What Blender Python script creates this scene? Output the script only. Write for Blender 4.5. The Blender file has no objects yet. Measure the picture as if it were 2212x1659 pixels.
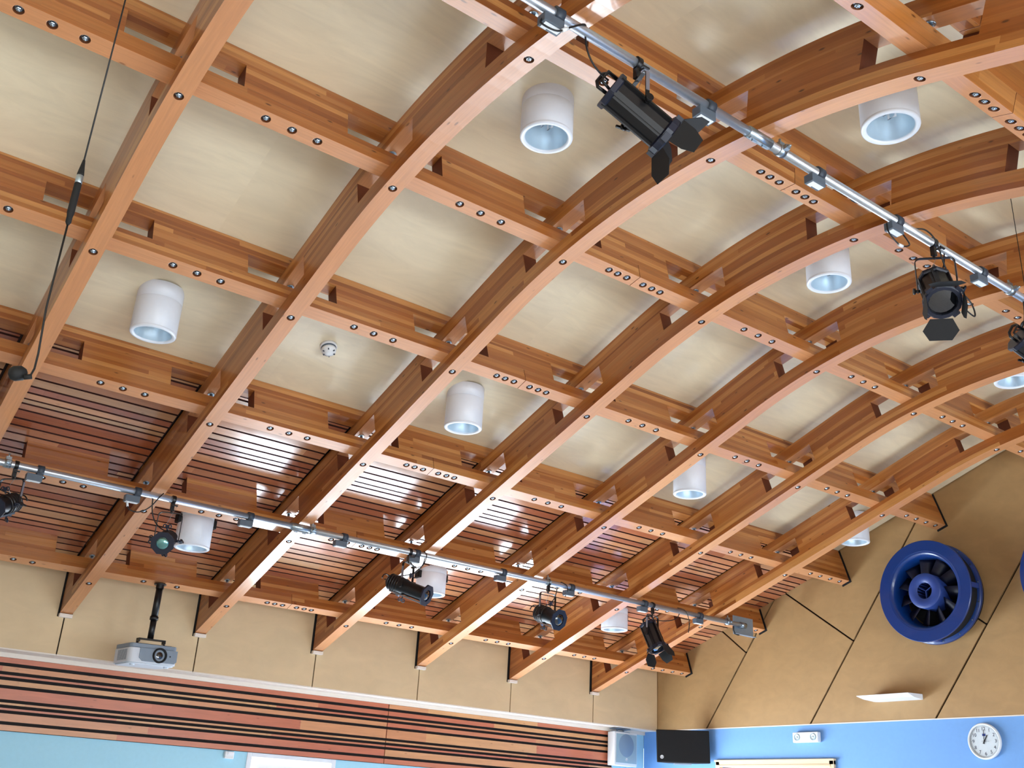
import bpy, bmesh, math, random
from math import sin, cos, pi, radians
from mathutils import Vector, Matrix, Quaternion
random.seed(7)
WIN_P, WIN_R, SUN_P, SUN_FILL, WORLD_P, EXPO = 58, 23, 1.5, 15, 2.0, 0.40
SC = bpy.context.scene
COL = SC.collection
Z0 = 3.24                      # height of the lowest purlin line above the floor
S = 1.22                       # spacing of the arches
LL, SL, S0, RR = 1.24306, 0.3240784, 3.52705, 4.82746
H, G, W = .105, .056, .105     # member depth, gap in the crossing, member width
XE, YW, YS, YR, XB = 8.375, .58, .80, -12.6, -4.6

# ------------------------------------------------------------------ geometry of the vault
def tang(s):
    L = s*LL
    return SL if L <= S0*LL else max(-SL, SL-(L-S0*LL)/RR)
def prof(s, d=0.0):
    L = s*LL; st = min(L, S0*LL)
    y = -cos(SL)*st; z = sin(SL)*st; a = SL
    if L > S0*LL:
        t = min((L-S0*LL)/RR, 2*SL); rem = L-S0*LL-2*SL*RR
        y -= RR*(sin(SL)-sin(SL-t)); z += RR*(cos(SL-t)-cos(SL)); a = SL-t
        if rem > 0: y -= cos(SL)*rem; z -= sin(SL)*rem
    return (y+d*sin(a), z+d*cos(a)+Z0)
def ceil_z(y):
    lo, hi = -1.2, 11.5
    for _ in range(50):
        m = (lo+hi)/2
        if prof(m, 4*H+G)[0] > y: lo = m
        else: hi = m
    return prof(lo, 4*H+G)[1]

# ------------------------------------------------------------------ materials
MATS = {}
def new_mat(name):
    m = bpy.data.materials.new(name); m.use_nodes = True
    nt = m.node_tree; b = nt.nodes['Principled BSDF']; MATS[name] = m
    return m, nt, b
def lin(c):
    return tuple(((v/255)/12.92 if v/255 <= .04045 else (((v/255)+.055)/1.055)**2.4) for v in c)+(1,)
def plain(name, rgb, rough=.5, metal=0, spec=.5, emit=0, noise=0, nscale=30, coat=0):
    m, nt, b = new_mat(name)
    c = lin(rgb); b.inputs['Base Color'].default_value = c
    b.inputs['Roughness'].default_value = rough; b.inputs['Metallic'].default_value = metal
    b.inputs['Specular IOR Level'].default_value = spec
    b.inputs['Coat Weight'].default_value = coat
    if emit: b.inputs['Emission Color'].default_value = c; b.inputs['Emission Strength'].default_value = emit
    tc = nt.nodes.new('ShaderNodeTexCoord'); n = nt.nodes.new('ShaderNodeTexNoise')
    n.inputs['Scale'].default_value = nscale; n.inputs['Detail'].default_value = 4
    nt.links.new(tc.outputs['Object'], n.inputs['Vector'])
    mr = nt.nodes.new('ShaderNodeMapRange'); mr.inputs['To Min'].default_value = 1-noise-.02; mr.inputs['To Max'].default_value = 1+noise+.02
    nt.links.new(n.outputs['Fac'], mr.inputs['Value'])
    mx = nt.nodes.new('ShaderNodeMix'); mx.data_type = 'RGBA'; mx.blend_type = 'MULTIPLY'; mx.inputs['Factor'].default_value = 1
    mx.inputs['A'].default_value = c
    nt.links.new(mr.outputs['Result'], mx.inputs['B']); nt.links.new(mx.outputs['Result'], b.inputs['Base Color'])
    return m

def wood(name, cols, lam=.035, board=1.6, rough=.25, knots=.5, grain=.22, spec=.5, coat=.0, uscale=3.0, vscale=70.0, shift=0.0, dist=.6, crough=.09):
    """timber in UV space (u along the grain in metres, v across it); boards of height lam with butt joints"""
    m, nt, b = new_mat(name); N = nt.nodes; K = nt.links
    def nd(t, **k):
        n = N.new(t)
        for a, v in k.items(): setattr(n, a, v)
        return n
    def math_(op, a, bb=None, clamp=False):
        n = nd('ShaderNodeMath', operation=op); n.use_clamp = clamp
        for i, v in enumerate((a, bb)):
            if v is None: continue
            if isinstance(v, (int, float)): n.inputs[i].default_value = v
            else: K.new(v, n.inputs[i])
        return n.outputs[0]
    uv = nd('ShaderNodeUVMap'); sep = nd('ShaderNodeSeparateXYZ'); K.new(uv.outputs[0], sep.inputs[0])
    oi = nd('ShaderNodeObjectInfo')
    rnd = math_('MULTIPLY', oi.outputs['Random'], 37.0)
    u = math_('ADD', sep.outputs[0], rnd); v = sep.outputs[1]
    row = math_('FLOOR', math_('DIVIDE', math_('ADD', v, shift), lam))
    wn0 = nd('ShaderNodeTexWhiteNoise', noise_dimensions='2D')
    cb0 = nd('ShaderNodeCombineXYZ'); K.new(row, cb0.inputs[0]); K.new(oi.outputs['Random'], cb0.inputs[1])
    K.new(cb0.outputs[0], wn0.inputs['Vector'])
    uo = math_('ADD', u, math_('MULTIPLY', wn0.outputs['Value'], board*3))
    piece = math_('FLOOR', math_('DIVIDE', uo, board))
    cb = nd('ShaderNodeCombineXYZ'); K.new(row, cb.inputs[0]); K.new(piece, cb.inputs[1])
    wn = nd('ShaderNodeTexWhiteNoise', noise_dimensions='3D'); K.new(cb.outputs[0], wn.inputs['Vector'])
    ramp = nd('ShaderNodeValToRGB'); K.new(wn.outputs['Value'], ramp.inputs[0])
    el = ramp.color_ramp.elements
    while len(el) > 2: el.remove(el[-1])
    for i, c in enumerate(cols):
        p = i/(len(cols)-1)
        e = el[i] if i < 2 else el.new(p)
        e.position = p; e.color = lin(c)
    ramp.color_ramp.interpolation = 'LINEAR'
    # grain
    g = nd('ShaderNodeCombineXYZ'); K.new(math_('MULTIPLY', u, uscale), g.inputs[0]); K.new(math_('MULTIPLY', v, vscale), g.inputs[1])
    K.new(math_('MULTIPLY', wn.outputs['Value'], 30.0), g.inputs[2])
    ns = nd('ShaderNodeTexNoise'); ns.inputs['Scale'].default_value = 1.0; ns.inputs['Detail'].default_value = 6; ns.inputs['Roughness'].default_value = .6
    ns.inputs['Distortion'].default_value = dist
    K.new(g.outputs[0], ns.inputs['Vector'])
    gf = nd('ShaderNodeMapRange'); gf.inputs['From Min'].default_value = .25; gf.inputs['From Max'].default_value = .75
    gf.inputs['To Min'].default_value = 1-grain; gf.inputs['To Max'].default_value = 1+grain*.6
    K.new(ns.outputs['Fac'], gf.inputs['Value'])
    mx = nd('ShaderNodeMix', data_type='RGBA', blend_type='MULTIPLY'); mx.inputs['Factor'].default_value = 1
    K.new(ramp.outputs['Color'], mx.inputs['A']); K.new(gf.outputs['Result'], mx.inputs['B'])
    out = mx.outputs['Result']
    if knots:
        kc = nd('ShaderNodeCombineXYZ'); K.new(math_('MULTIPLY', u, 6.5), kc.inputs[0]); K.new(math_('MULTIPLY', v, 19.0), kc.inputs[1])
        K.new(oi.outputs['Random'], kc.inputs[2])
        vo = nd('ShaderNodeTexVoronoi'); vo.inputs['Scale'].default_value = 1.0; K.new(kc.outputs[0], vo.inputs['Vector'])
        km = nd('ShaderNodeMapRange', interpolation_type='SMOOTHSTEP'); km.inputs['From Min'].default_value = .05; km.inputs['From Max'].default_value = .16
        km.inputs['To Min'].default_value = knots; km.inputs['To Max'].default_value = 0; K.new(vo.outputs['Distance'], km.inputs['Value'])
        sel = math_('GREATER_THAN', nd_color_r(nt, vo.outputs['Color']), .55)
        kk = math_('MULTIPLY', km.outputs['Result'], sel)
        m2 = nd('ShaderNodeMix', data_type='RGBA'); K.new(kk, m2.inputs['Factor']); K.new(out, m2.inputs['A'])
        m2.inputs['B'].default_value = lin((70, 32, 14)); out = m2.outputs['Result']
    K.new(out, b.inputs['Base Color'])
    b.inputs['Roughness'].default_value = rough; b.inputs['Specular IOR Level'].default_value = spec
    b.inputs['Coat Weight'].default_value = coat; b.inputs['Coat Roughness'].default_value = crough
    return m
def nd_color_r(nt, sock):
    s = nt.nodes.new('ShaderNodeSeparateColor'); nt.links.new(sock, s.inputs[0]); return s.outputs[0]

GS = wood('glulam_side_shaded', [(136, 74, 28), (164, 96, 42), (194, 134, 74), (148, 82, 33), (176, 112, 54)], lam=.035, board=3.2, rough=.3, knots=.85, coat=.25)  # lamination bands; whole tone darkened to stand in for shade on the sides
GB = wood('glulam_bottom_lit', [(200, 136, 88), (208, 146, 98), (194, 130, 84)], lam=.6, board=30, rough=.3, knots=.6, grain=.16, coat=.5)  # same timber, paler to stand in for light on the undersides
PLY = wood('birch_plywood', [(230, 217, 186), (235, 223, 193)], lam=1.22, board=2.44, rough=.36, knots=0, grain=.09, uscale=1.3, vscale=6, coat=.3, dist=2.6)
PLYE = wood('birch_plywood_gable_shaded', [(166, 131, 86), (171, 136, 91)], lam=30, board=60, rough=.5, knots=0, grain=.12, uscale=5.0, vscale=8)  # dimmer light on the gable is put into this darker ply colour
PLYW = wood('birch_plywood_wall', [(212, 187, 147), (216, 191, 151)], lam=30, board=60, rough=.5, knots=0, grain=.09, uscale=3.0, vscale=6)
SLAT = wood('cedar_slats', [(146, 78, 48), (184, 108, 70), (200, 140, 94), (158, 88, 56), (194, 150, 104)], lam=1.0, board=2.6, rough=.2, knots=.3, grain=.15, coat=.9, crough=.17)
SLATW = wood('cedar_wall_slats', [(188, 108, 80), (196, 118, 88), (208, 156, 108), (190, 112, 82)], lam=1.0, board=1.5, rough=.3, knots=.3, grain=.15, coat=.3, vscale=30)
SLATB = plain('slat_backing', (44, 20, 13), .8)
SLATE = plain('slat_edge_shade', (62, 26, 16), .7)  # plank edges coloured dark to paint in the shade of the gaps
DARK = plain('shadow_backing', (16, 11, 10), .8)
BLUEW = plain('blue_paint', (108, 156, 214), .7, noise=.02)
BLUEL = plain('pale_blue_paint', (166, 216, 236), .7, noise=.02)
WHITE = plain('white_powder_coat', (226, 232, 240), .35, noise=.01)
WHITEP = plain('white_plastic', (226, 230, 232), .4)
REFL = plain('reflector_aluminium', (206, 222, 232), .35, metal=.55)
ZINC = plain('zinc_plated_steel', (168, 184, 196), .28, metal=.9, noise=.1)
PIPE = plain('galvanised_tube', (196, 204, 214), .33, metal=.8, noise=.08, nscale=60)
BLACK = plain('black_enamel', (14, 14, 17), .38, noise=.1)
BLACKM = plain('matt_black', (9, 9, 10), .75)
NAVY = plain('blue_black_enamel', (22, 28, 46), .4)
RUBBER = plain('black_rubber_cable', (12, 12, 14), .5)
GREYP = plain('grey_plastic', (86, 98, 110), .45, noise=.05)
GREYD = plain('dark_grey_plastic', (52, 62, 74), .5)
FANB = plain('fan_blue_paint', (10, 50, 114), .32, noise=.03, coat=.4)
FANH = plain('fan_hub_blue', (42, 66, 134), .4)
FAND = plain('fan_blade_shade_blue', (5, 12, 40), .5)  # blades darkened to paint in the unlit inside of the fan
PROJ = plain('projector_grey', (128, 142, 156), .45)
PROJL = plain('projector_white', (206, 212, 220), .4)
DOORW = wood('pale_maple_frame', [(214, 184, 146), (222, 194, 158)], lam=.03, board=9, rough=.5, knots=0, grain=.08)
FLOOR = wood('cool_grey_floor', [(206, 208, 210), (212, 214, 216), (200, 202, 204)], lam=.09, board=1.2, rough=.75, spec=.2, knots=0, grain=.08)  # unseen floor, coloured cool grey so its bounce light stays neutral
CREAM = plain('cream_wall_paint', (228, 218, 206), .8)
GREYG = plain('speaker_grille', (150, 178, 190), .6)
FAB = plain('black_grille_cloth', (6, 7, 9), .85)
TEAL = plain('dark_teal_roof_panel', (44, 66, 78), .55)
STEEL = plain('galvanised_bracket', (140, 158, 176), .42, metal=.5, noise=.08)
LABEL = plain('grey_label', (112, 108, 114), .5)
INK = plain('clock_ink', (34, 42, 70), .6)
LOGOB = plain('clock_blue_panel', (30, 60, 140), .6)
BLIND = plain('white_blind', (236, 238, 244), .8)
def glass(name, rgb, rough=.03):
    m, nt, b = new_mat(name); b.inputs['Base Color'].default_value = lin(rgb)
    b.inputs['Roughness'].default_value = rough; b.inputs['Specular IOR Level'].default_value = 1.0
    b.inputs['Coat Weight'].default_value = 1; b.inputs['Coat Roughness'].default_value = .02
    n = nt.nodes.new('ShaderNodeTexNoise'); n.inputs['Scale'].default_value = 8
    mr = nt.nodes.new('ShaderNodeMapRange'); mr.inputs['To Min'].default_value = rough; mr.inputs['To Max'].default_value = rough+.03
    nt.links.new(n.outputs['Fac'], mr.inputs['Value']); nt.links.new(mr.outputs['Result'], b.inputs['Roughness'])
    return m
LENS = plain('stage_lens', (110, 170, 170), .12, metal=.8, coat=1); LENSD = glass('dark_lens', (6, 8, 14))
def clear_glass():
    m, nt, b = new_mat('window_glass')
    nt.nodes.remove(b); out = nt.nodes['Material Output']
    t = nt.nodes.new('ShaderNodeBsdfTransparent'); g = nt.nodes.new('ShaderNodeBsdfGlossy'); g.inputs['Roughness'].default_value = .01
    t.inputs[0].default_value = (.95, .98, 1, 1)
    lw = nt.nodes.new('ShaderNodeLayerWeight'); lw.inputs['Blend'].default_value = .12; mx = nt.nodes.new('ShaderNodeMixShader')
    nt.links.new(lw.outputs[1], mx.inputs[0]); nt.links.new(t.outputs[0], mx.inputs[1]); nt.links.new(g.outputs[0], mx.inputs[2]); nt.links.new(mx.outputs[0], out.inputs['Surface'])
    return m
CGLASS = clear_glass()

# ------------------------------------------------------------------ mesh builder
class MB:
    def __init__(s): s.v = []; s.f = []; s.uv = []; s.mi = []; s.sm = []
    def quad(s, pts, uvs=None, mi=0, smooth=False):
        b = len(s.v); s.v += [tuple(p) for p in pts]; n = len(pts)
        s.f.append(tuple(range(b, b+n))); s.uv.append(uvs or [(p[0], p[1]) for p in pts]); s.mi.append(mi); s.sm.append(smooth)
    def box(s, lo, hi, mi=0, M=None, uax=0):
        """axis box; uv: u along axis uax"""
        x0, y0, z0 = lo; x1, y1, z1 = hi
        P = [Vector(p) for p in ((x0,y0,z0),(x1,y0,z0),(x1,y1,z0),(x0,y1,z0),(x0,y0,z1),(x1,y0,z1),(x1,y1,z1),(x0,y1,z1))]
        b = len(s.v)
        s.v += [tuple(M @ p) if M else tuple(p) for p in P]
        for f, ax in (((0,3,2,1),2),((4,5,6,7),2),((0,1,5,4),1),((2,3,7,6),1),((1,2,6,5),0),((3,0,4,7),0)):
            s.f.append(tuple(b+i for i in f))
            oth = [a for a in (0,1,2) if a != ax]
            if uax in oth: ua = uax; va = [a for a in oth if a != uax][0]
            else: ua, va = oth
            s.uv.append([(P[i][ua], P[i][va]) for i in f]); s.mi.append(mi); s.sm.append(False)
        return s
    def lathe(s, prof_, n=32, M=None, mi=0, smooth=True, a0=0, a1=2*pi):
        """profile list of (r, z) revolved about z"""
        b = len(s.v); full = abs(a1-a0-2*pi) < 1e-6; m = n if full else n+1
        for k in range(m):
            a = a0+(a1-a0)*k/n
            for r, z in prof_:
                p = Vector((r*cos(a), r*sin(a), z)); s.v.append(tuple(M @ p) if M else tuple(p))
        L = len(prof_)
        for k in range(n):
            k2 = (k+1) % m
            for i in range(L-1):
                s.f.append((b+k*L+i, b+k2*L+i, b+k2*L+i+1, b+k*L+i+1)); s.uv.append([(k*.05, prof_[i][1])]*4); s.mi.append(mi); s.sm.append(smooth)
        return s
    def cyl(s, r, z0, z1, n=24, M=None, mi=0, smooth=True):
        s.lathe([(0, z0), (r, z0)], n, M, mi, False); s.lathe([(r, z0), (r, z1)], n, M, mi, smooth); s.lathe([(r, z1), (0, z1)], n, M, mi, False)
        return s
    def tube(s, pts, r, n=10, mi=0, caps=True, M=None):
        pts = [Vector(p) for p in pts]
        if M: pts = [M @ p for p in pts]
        b = len(s.v); d0 = (pts[1]-pts[0]).normalized()
        ref = Vector((0,0,1)) if abs(d0.z) < .9 else Vector((1,0,0))
        nx = d0.cross(ref).normalized(); u = 0
        for k, p in enumerate(pts):
            if k == 0: d = pts[1]-pts[0]
            elif k == len(pts)-1: d = pts[-1]-pts[-2]
            else: d = (pts[k+1]-pts[k]).normalized()+(pts[k]-pts[k-1]).normalized()
            d.normalize(); nx = (nx-d*nx.dot(d)).normalized(); ny = d.cross(nx)
            for j in range(n):
                a = 2*pi*j/n; s.v.append(tuple(p+nx*(r*cos(a))+ny*(r*sin(a))))
        for k in range(len(pts)-1):
            for j in range(n):
                j2 = (j+1) % n
                s.f.append((b+k*n+j, b+k*n+j2, b+(k+1)*n+j2, b+(k+1)*n+j)); s.uv.append([(0,0)]*4); s.mi.append(mi); s.sm.append(True)
        if caps:
            s.f.append(tuple(b+j for j in reversed(range(n)))); s.uv.append([(0,0)]*n); s.mi.append(mi); s.sm.append(False)
            s.f.append(tuple(b+(len(pts)-1)*n+j for j in range(n))); s.uv.append([(0,0)]*n); s.mi.append(mi); s.sm.append(False)
        return s
    def prism(s, poly, z0, z1, M=None, mi=0):
        """2D polygon (x,y) extruded z0..z1"""
        b = len(s.v); n = len(poly)
        for z in (z0, z1):
            for x, y in poly:
                p = Vector((x, y, z)); s.v.append(tuple(M @ p) if M else tuple(p))
        s.f.append(tuple(b+i for i in reversed(range(n)))); s.uv.append([(poly[i][0], poly[i][1]) for i in reversed(range(n))]); s.mi.append(mi); s.sm.append(False)
        s.f.append(tuple(b+n+i for i in range(n))); s.uv.append([(p[0], p[1]) for p in poly]); s.mi.append(mi); s.sm.append(False)
        for i in range(n):
            j = (i+1) % n
            s.f.append((b+i, b+j, b+n+j, b+n+i)); s.uv.append([(i, z0), (i+1, z0), (i+1, z1), (i, z1)]); s.mi.append(mi); s.sm.append(False)
        return s
    def build(s, name, mats, parent=None, loc=None, bevel=0, recalc=True, rot=None):
        me = bpy.data.meshes.new(name); me.from_pydata(s.v, [], s.f)
        if not isinstance(mats, (list, tuple)): mats = [mats]
        for m in mats: me.materials.append(m)
        ul = me.uv_layers.new(name='UVMap'); k = 0
        for p, uv, mi, sm in zip(me.polygons, s.uv, s.mi, s.sm):
            p.material_index = mi; p.use_smooth = sm
            for j in range(p.loop_total): ul.data[p.loop_start+j].uv = uv[j]
        bm = bmesh.new(); bm.from_mesh(me); bmesh.ops.remove_doubles(bm, verts=bm.verts, dist=1e-5)
        if recalc: bmesh.ops.recalc_face_normals(bm, faces=bm.faces)
        bm.to_mesh(me); bm.free(); me.update()
        o = bpy.data.objects.new(name, me); COL.objects.link(o)
        if parent: o.parent = parent
        if loc: o.location = loc
        if rot is not None: o.matrix_basis = rot
        if bevel:
            md = o.modifiers.new('edge', 'BEVEL'); md.width = bevel; md.segments = 2; md.limit_method = 'ANGLE'; md.angle_limit = radians(50)
        return o
def tag(o, label=None, cat=None, group=None, kind=None):
    if label: o['label'] = label
    if cat: o['category'] = cat
    if group: o['group'] = group
    if kind: o['kind'] = kind
    return o
def empty(name, loc=(0,0,0), M=None):
    o = bpy.data.objects.new(name, None); COL.objects.link(o); o.empty_display_size = .1
    if M is not None: o.matrix_world = M
    else: o.location = loc
    return o
def struct(o, label=None): return tag(o, label, None, None, 'structure')
def copy_part(o, parent, loc=None):
    c = o.copy(); COL.objects.link(c); c.parent = parent
    if loc is not None: c.location = loc
    for ch in o.children: copy_part(ch, c)
    return c
def copy_tree(o):
    c = o.copy(); COL.objects.link(c)
    for ch in list(o.children): copy_part(ch, c)
    return c
def frame(origin, zdir, xhint=(0,0,1)):
    z = Vector(zdir).normalized(); x = Vector(xhint); x = (x-z*x.dot(z)).normalized(); y = z.cross(x)
    M = Matrix((x, y, z)).transposed().to_4x4(); M.translation = Vector(origin); return M

# ------------------------------------------------------------------ glulam grid
def sweep(mb, x0, x1, sa, sb, d0, d1, org, n=None, yend=None, sideM=0, botM=1):
    """member following the vault between arc positions sa..sb, x0..x1 wide"""
    n = n or max(1, int(round((sb-sa)*8)))
    rows = []
    for k in range(n+1):
        s_ = sa+(sb-sa)*k/n; r = []
        for d in (d0, d1):
            if k == 0 and yend is not None:
                L = (d*sin(SL)-yend)/cos(SL); p = prof(L/LL, d); u = L
            else: p = prof(s_, d); u = s_*LL
            r.append((p[0]-org[1], p[1]-org[2], u))
        rows.append(r)
    xa, xb = x0-org[0], x1-org[0]
    for k in range(n):
        (a0, a1), (b0, b1) = rows[k], rows[k+1]
        P = lambda x, r: (x, r[0], r[1])
        mb.quad([P(xa,a0),P(xb,a0),P(xb,b0),P(xa,b0)], [(a0[2],xa+5),(a0[2],xb+5),(b0[2],xb+5),(b0[2],xa+5)], botM)
        mb.quad([P(xa,a1),P(xa,b1),P(xb,b1),P(xb,a1)], [(a1[2],xa+9),(b1[2],xa+9),(b1[2],xb+9),(a1[2],xb+9)], sideM)
        mb.quad([P(xa,a0),P(xa,b0),P(xa,b1),P(xa,a1)], [(a0[2],d0),(b0[2],d0),(b1[2],d1),(a1[2],d1)], sideM)
        mb.quad([P(xb,a0),P(xb,a1),P(xb,b1),P(xb,b0)], [(a0[2]+3,d0),(a1[2]+3,d1),(b1[2]+3,d1),(b0[2]+3,d0)], sideM)
    for r, f in ((rows[0], 1), (rows[-1], -1)):
        a0, a1 = r; q = [(xa,a0[0],a0[1]),(xa,a1[0],a1[1]),(xb,a1[0],a1[1]),(xb,a0[0],a0[1])]
        uvs = [(0,d0),(0,d1),(.1,d1),(.1,d0)]
        mb.quad(q[::f], uvs[::f], 2 if sideM == 0 and botM in (1, 3) else sideM)
def pbox(mb, xa, xb, s, d0, d1, org, hw=W/2, sideM=0, botM=1):
    """straight member along x at arc position s"""
    a = tang(s); y0, z0 = prof(s, 0); ca, sa_ = cos(a), sin(a)
    def P(x, w, d): return (x-org[0], y0+w*ca+d*sa_-org[1], z0-w*sa_+d*ca-org[2])
    q = lambda pts, uv, m: mb.quad(pts, uv, m)
    q([P(xa,-hw,d0),P(xa,hw,d0),P(xb,hw,d0),P(xb,-hw,d0)], [(xa,5-hw),(xa,5+hw),(xb,5+hw),(xb,5-hw)], botM)
    q([P(xa,-hw,d1),P(xb,-hw,d1),P(xb,hw,d1),P(xa,hw,d1)], [(xa,9),(xb,9),(xb,9.1),(xa,9.1)], sideM)
    q([P(xa,-hw,d0),P(xb,-hw,d0),P(xb,-hw,d1),P(xa,-hw,d1)], [(xa,d0),(xb,d0),(xb,d1),(xa,d1)], sideM)
    q([P(xa,hw,d0),P(xa,hw,d1),P(xb,hw,d1),P(xb,hw,d0)], [(xa+3,d0),(xa+3,d1),(xb+3,d1),(xb+3,d0)], sideM)
    q([P(xa,-hw,d0),P(xa,-hw,d1),P(xa,hw,d1),P(xa,hw,d0)], [(0,d0),(0,d1),(.1,d1),(.1,d0)], 2)
    q([P(xb,-hw,d0),P(xb,hw,d0),P(xb,hw,d1),P(xb,-hw,d1)], [(0,d0),(.1,d0),(.1,d1),(0,d1)], 2)

ENDG = plain('end_grain', (104, 52, 26), .6, noise=.12, nscale=90)
RECESS = plain('bolt_recess_wood', (112, 62, 30), .6)
def bolt_mesh():
    mb = MB()   # countersunk hole lining, washer, nut and threaded end; local -z points out of the timber
    mb.lathe([(.0215, .0158), (.0215, .0125), (.0145, .012)], 20, None, 0)
    mb.lathe([(.0145, .012), (.0145, .003), (.012, .0005), (0, .0005)], 6, None, 0, False)
    mb.lathe([(.007, .001), (.007, -.003), (0, -.0045)], 12, None, 0)
    o = mb.build('bolt', [ZINC, RECESS]); return o
BOLT = bolt_mesh()
def xbolt_mesh():
    mb = MB(); mb.cyl(.011, 0, G, 12); mb.cyl(.024, 0, .006, 20); mb.cyl(.024, G-.006, G, 20); mb.lathe([(0,.006),(.018,.006),(.018,.022),(0,.022)], 6, None, 0, False)
    return mb.build('crossing_bolt', [ZINC])
XBOLT = xbolt_mesh()
def drill(obj, mats):
    cm = MB()
    for M in mats: cm.lathe([(0,-.02),(.0255,-.02),(.0255,.016),(0,.016)], 20, M, 0, False)
    c = cm.build('cutter', [RECESS], obj.parent); bpy.context.view_layer.update()
    md = obj.modifiers.new('b', 'BOOLEAN'); md.operation = 'DIFFERENCE'; md.object = c; md.solver = 'EXACT'; md.material_mode = 'TRANSFER'
    bv = [m for m in obj.modifiers if m.type == 'BEVEL']
    for m in bv: m.show_viewport = False
    bpy.context.view_layer.update(); dg = bpy.context.evaluated_depsgraph_get(); me = bpy.data.meshes.new_from_object(obj.evaluated_get(dg), depsgraph=dg)
    obj.modifiers.remove(md); old = obj.data; obj.data = me; me.name = old.name
    for m in bv: m.show_viewport = True; m.harden_normals = False
    bpy.data.objects.remove(c)
def bmat(x, s, d, org):
    a = tang(s); y, z = prof(s, d)
    return Matrix.Translation((x-org[0], y-org[1], z-org[2])) @ Matrix.Rotation(-a, 4, 'X')
def put(mesh_obj, parent, x, s, d, org, first):
    o = mesh_obj if not first else mesh_obj
    c = mesh_obj.copy(); COL.objects.link(c); c.parent = parent
    a = tang(s); y, z = prof(s, d)
    c.matrix_basis = Matrix.Translation((x-org[0], y-org[1], z-org[2])) @ Matrix.Rotation(-a, 4, 'X')
    return c
ORD = ['first', 'second', 'third', 'fourth', 'fifth', 'sixth', 'seventh', 'eighth']
SMAX = 8.9
for i in range(7):
    x = i*S; yb, zb = prof(0, 0); org = (x, YW, zb-.2)
    root = empty('timber_arch', org)
    desc = {0: 'at the left edge of the photo, leftmost and nearest', 1: 'second from the left, crossing the top edge above the spotlight pipe',
            2: 'third from the left, passing behind the upper pipe joint', 3: 'fourth from the left, middle one of the seven',
            4: 'fifth from the left, behind the barn-door spotlight high on the right', 5: 'sixth from the left, next to last before the end wall', 6: 'closest to the end wall with the blue fan'}[i]
    tag(root, 'curved glulam rib '+desc, 'roof beam', 'curved glulam arch ribs')
    for nm, d0, d1, up in (('lower_chord', 0, H, 0), ('upper_chord', 2*H+G, 3*H+G, 1)):
        mb = MB(); sweep(mb, x-W/2, x+W/2, -.2, SMAX, d0, d1, org, n=126, yend=.552)
        o = mb.build(nm, [GS, GB, ENDG, RECESS], root, bevel=.002)
        if not up: drill(o, [bmat(x, j, 0, org) for j in range(0, 9)])
    for j in range(-1, 9):
        if j == -1:
            mb = MB(); sweep(mb, x-W/2, x+W/2, -.3, -.23, H, 2*H+G, org, n=2, yend=.552)
        else:
            mb = MB(); sweep(mb, x-W/2, x+W/2, j+.232, j+.765, H, 2*H+G, org)
        mb.build('spacer_block', [GS, GB, ENDG, RECESS], root)
    for j in range(0, 9):
        put(BOLT, root, x, j, 0, org, 0)
        put(XBOLT, root, x, j, 2*H, org, 0)
        put(BOLT, root, x, j, -.0 if False else 0, org, 0) if False else None
    # end shoe under the rib end
    zb_ = prof((0-.552)/cos(SL)/LL, 0)[1]
    mb = MB(); mb.box((-.055, -.045, -.035), (.055, -.002, -.004)); mb.build('end_shoe', [CREAM], root, loc=(0, 0, zb_-org[2]), bevel=.002)

POFF = {2: [.325,.387,.452,.57,.635,.697]}
for j in range(0, 7):
    a = tang(j); y0, z0 = prof(j, H); xa, xb = -2.6, 8.352; org = (XE, y0, z0)
    root = empty('timber_purlin', org)
    desc = ['lowest of all, along the top of the plywood side wall', 'second from the bottom, just behind the lower lighting pipe', 'third from the bottom, where slats meet plywood ceiling',
            'fourth from the bottom, above the smoke detector', 'fifth from the bottom, passing under the two top left plywood bays', 'beside the upper lighting pipe, near the crown',
            'cutting across the top right corner', 'beyond the crown, past the top right corner'][j]
    tag(root, 'straight glulam purlin, '+desc, 'roof beam', 'straight glulam purlins')
    xs = 2.51*S
    for p, q in ((xa, xs-.0012), (xs+.0012, xb)):
        mb = MB(); pbox(mb, p, q, j, H, 2*H, org); o = mb.build('lower_chord', [GS, GB, ENDG, RECESS], root, bevel=.002)
        hx = [(i+o_)*S for i in range(-1, 7) for o_ in (POFF.get(i, [.373, .495, .617]) if i != 6 else [.37, .50, .635, .765])]
        drill(o, [bmat(h_, j, H, org) for h_ in hx if p+.04 < h_ < q-.04])
    xu = 2.22*S
    for p, q in ((xa, xu-.001), (xu+.001, xb)):
        mb = MB(); pbox(mb, p, q, j, 3*H+G+(.0145 if j < 2 else 0), 4*H+G, org, botM=0); mb.build('upper_chord', [GS, GB, ENDG, RECESS], root, bevel=.002)  # underside takes the darkened side tone, painting in the gap's shade
    for i in range(-2, 7):
        mb = MB(); b0 = (i+.25)*S; b1 = (i+.742)*S if i < 6 else xb
        pbox(mb, b0, b1, j, 2*H, 3*H+G-(.0055 if j < 2 else 0), org); mb.build('spacer_block', [GS, GB, ENDG, RECESS], root)
        offs = POFF.get(i, [.373, .495, .617]) if i != 6 else [.37, .50, .635, .765]
        for o_ in offs:
            if i == -2: continue
            put(BOLT, root, (i+o_)*S, j, H, org, 0)
bpy.data.objects.remove(BOLT); bpy.data.objects.remove(XBOLT)

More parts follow.
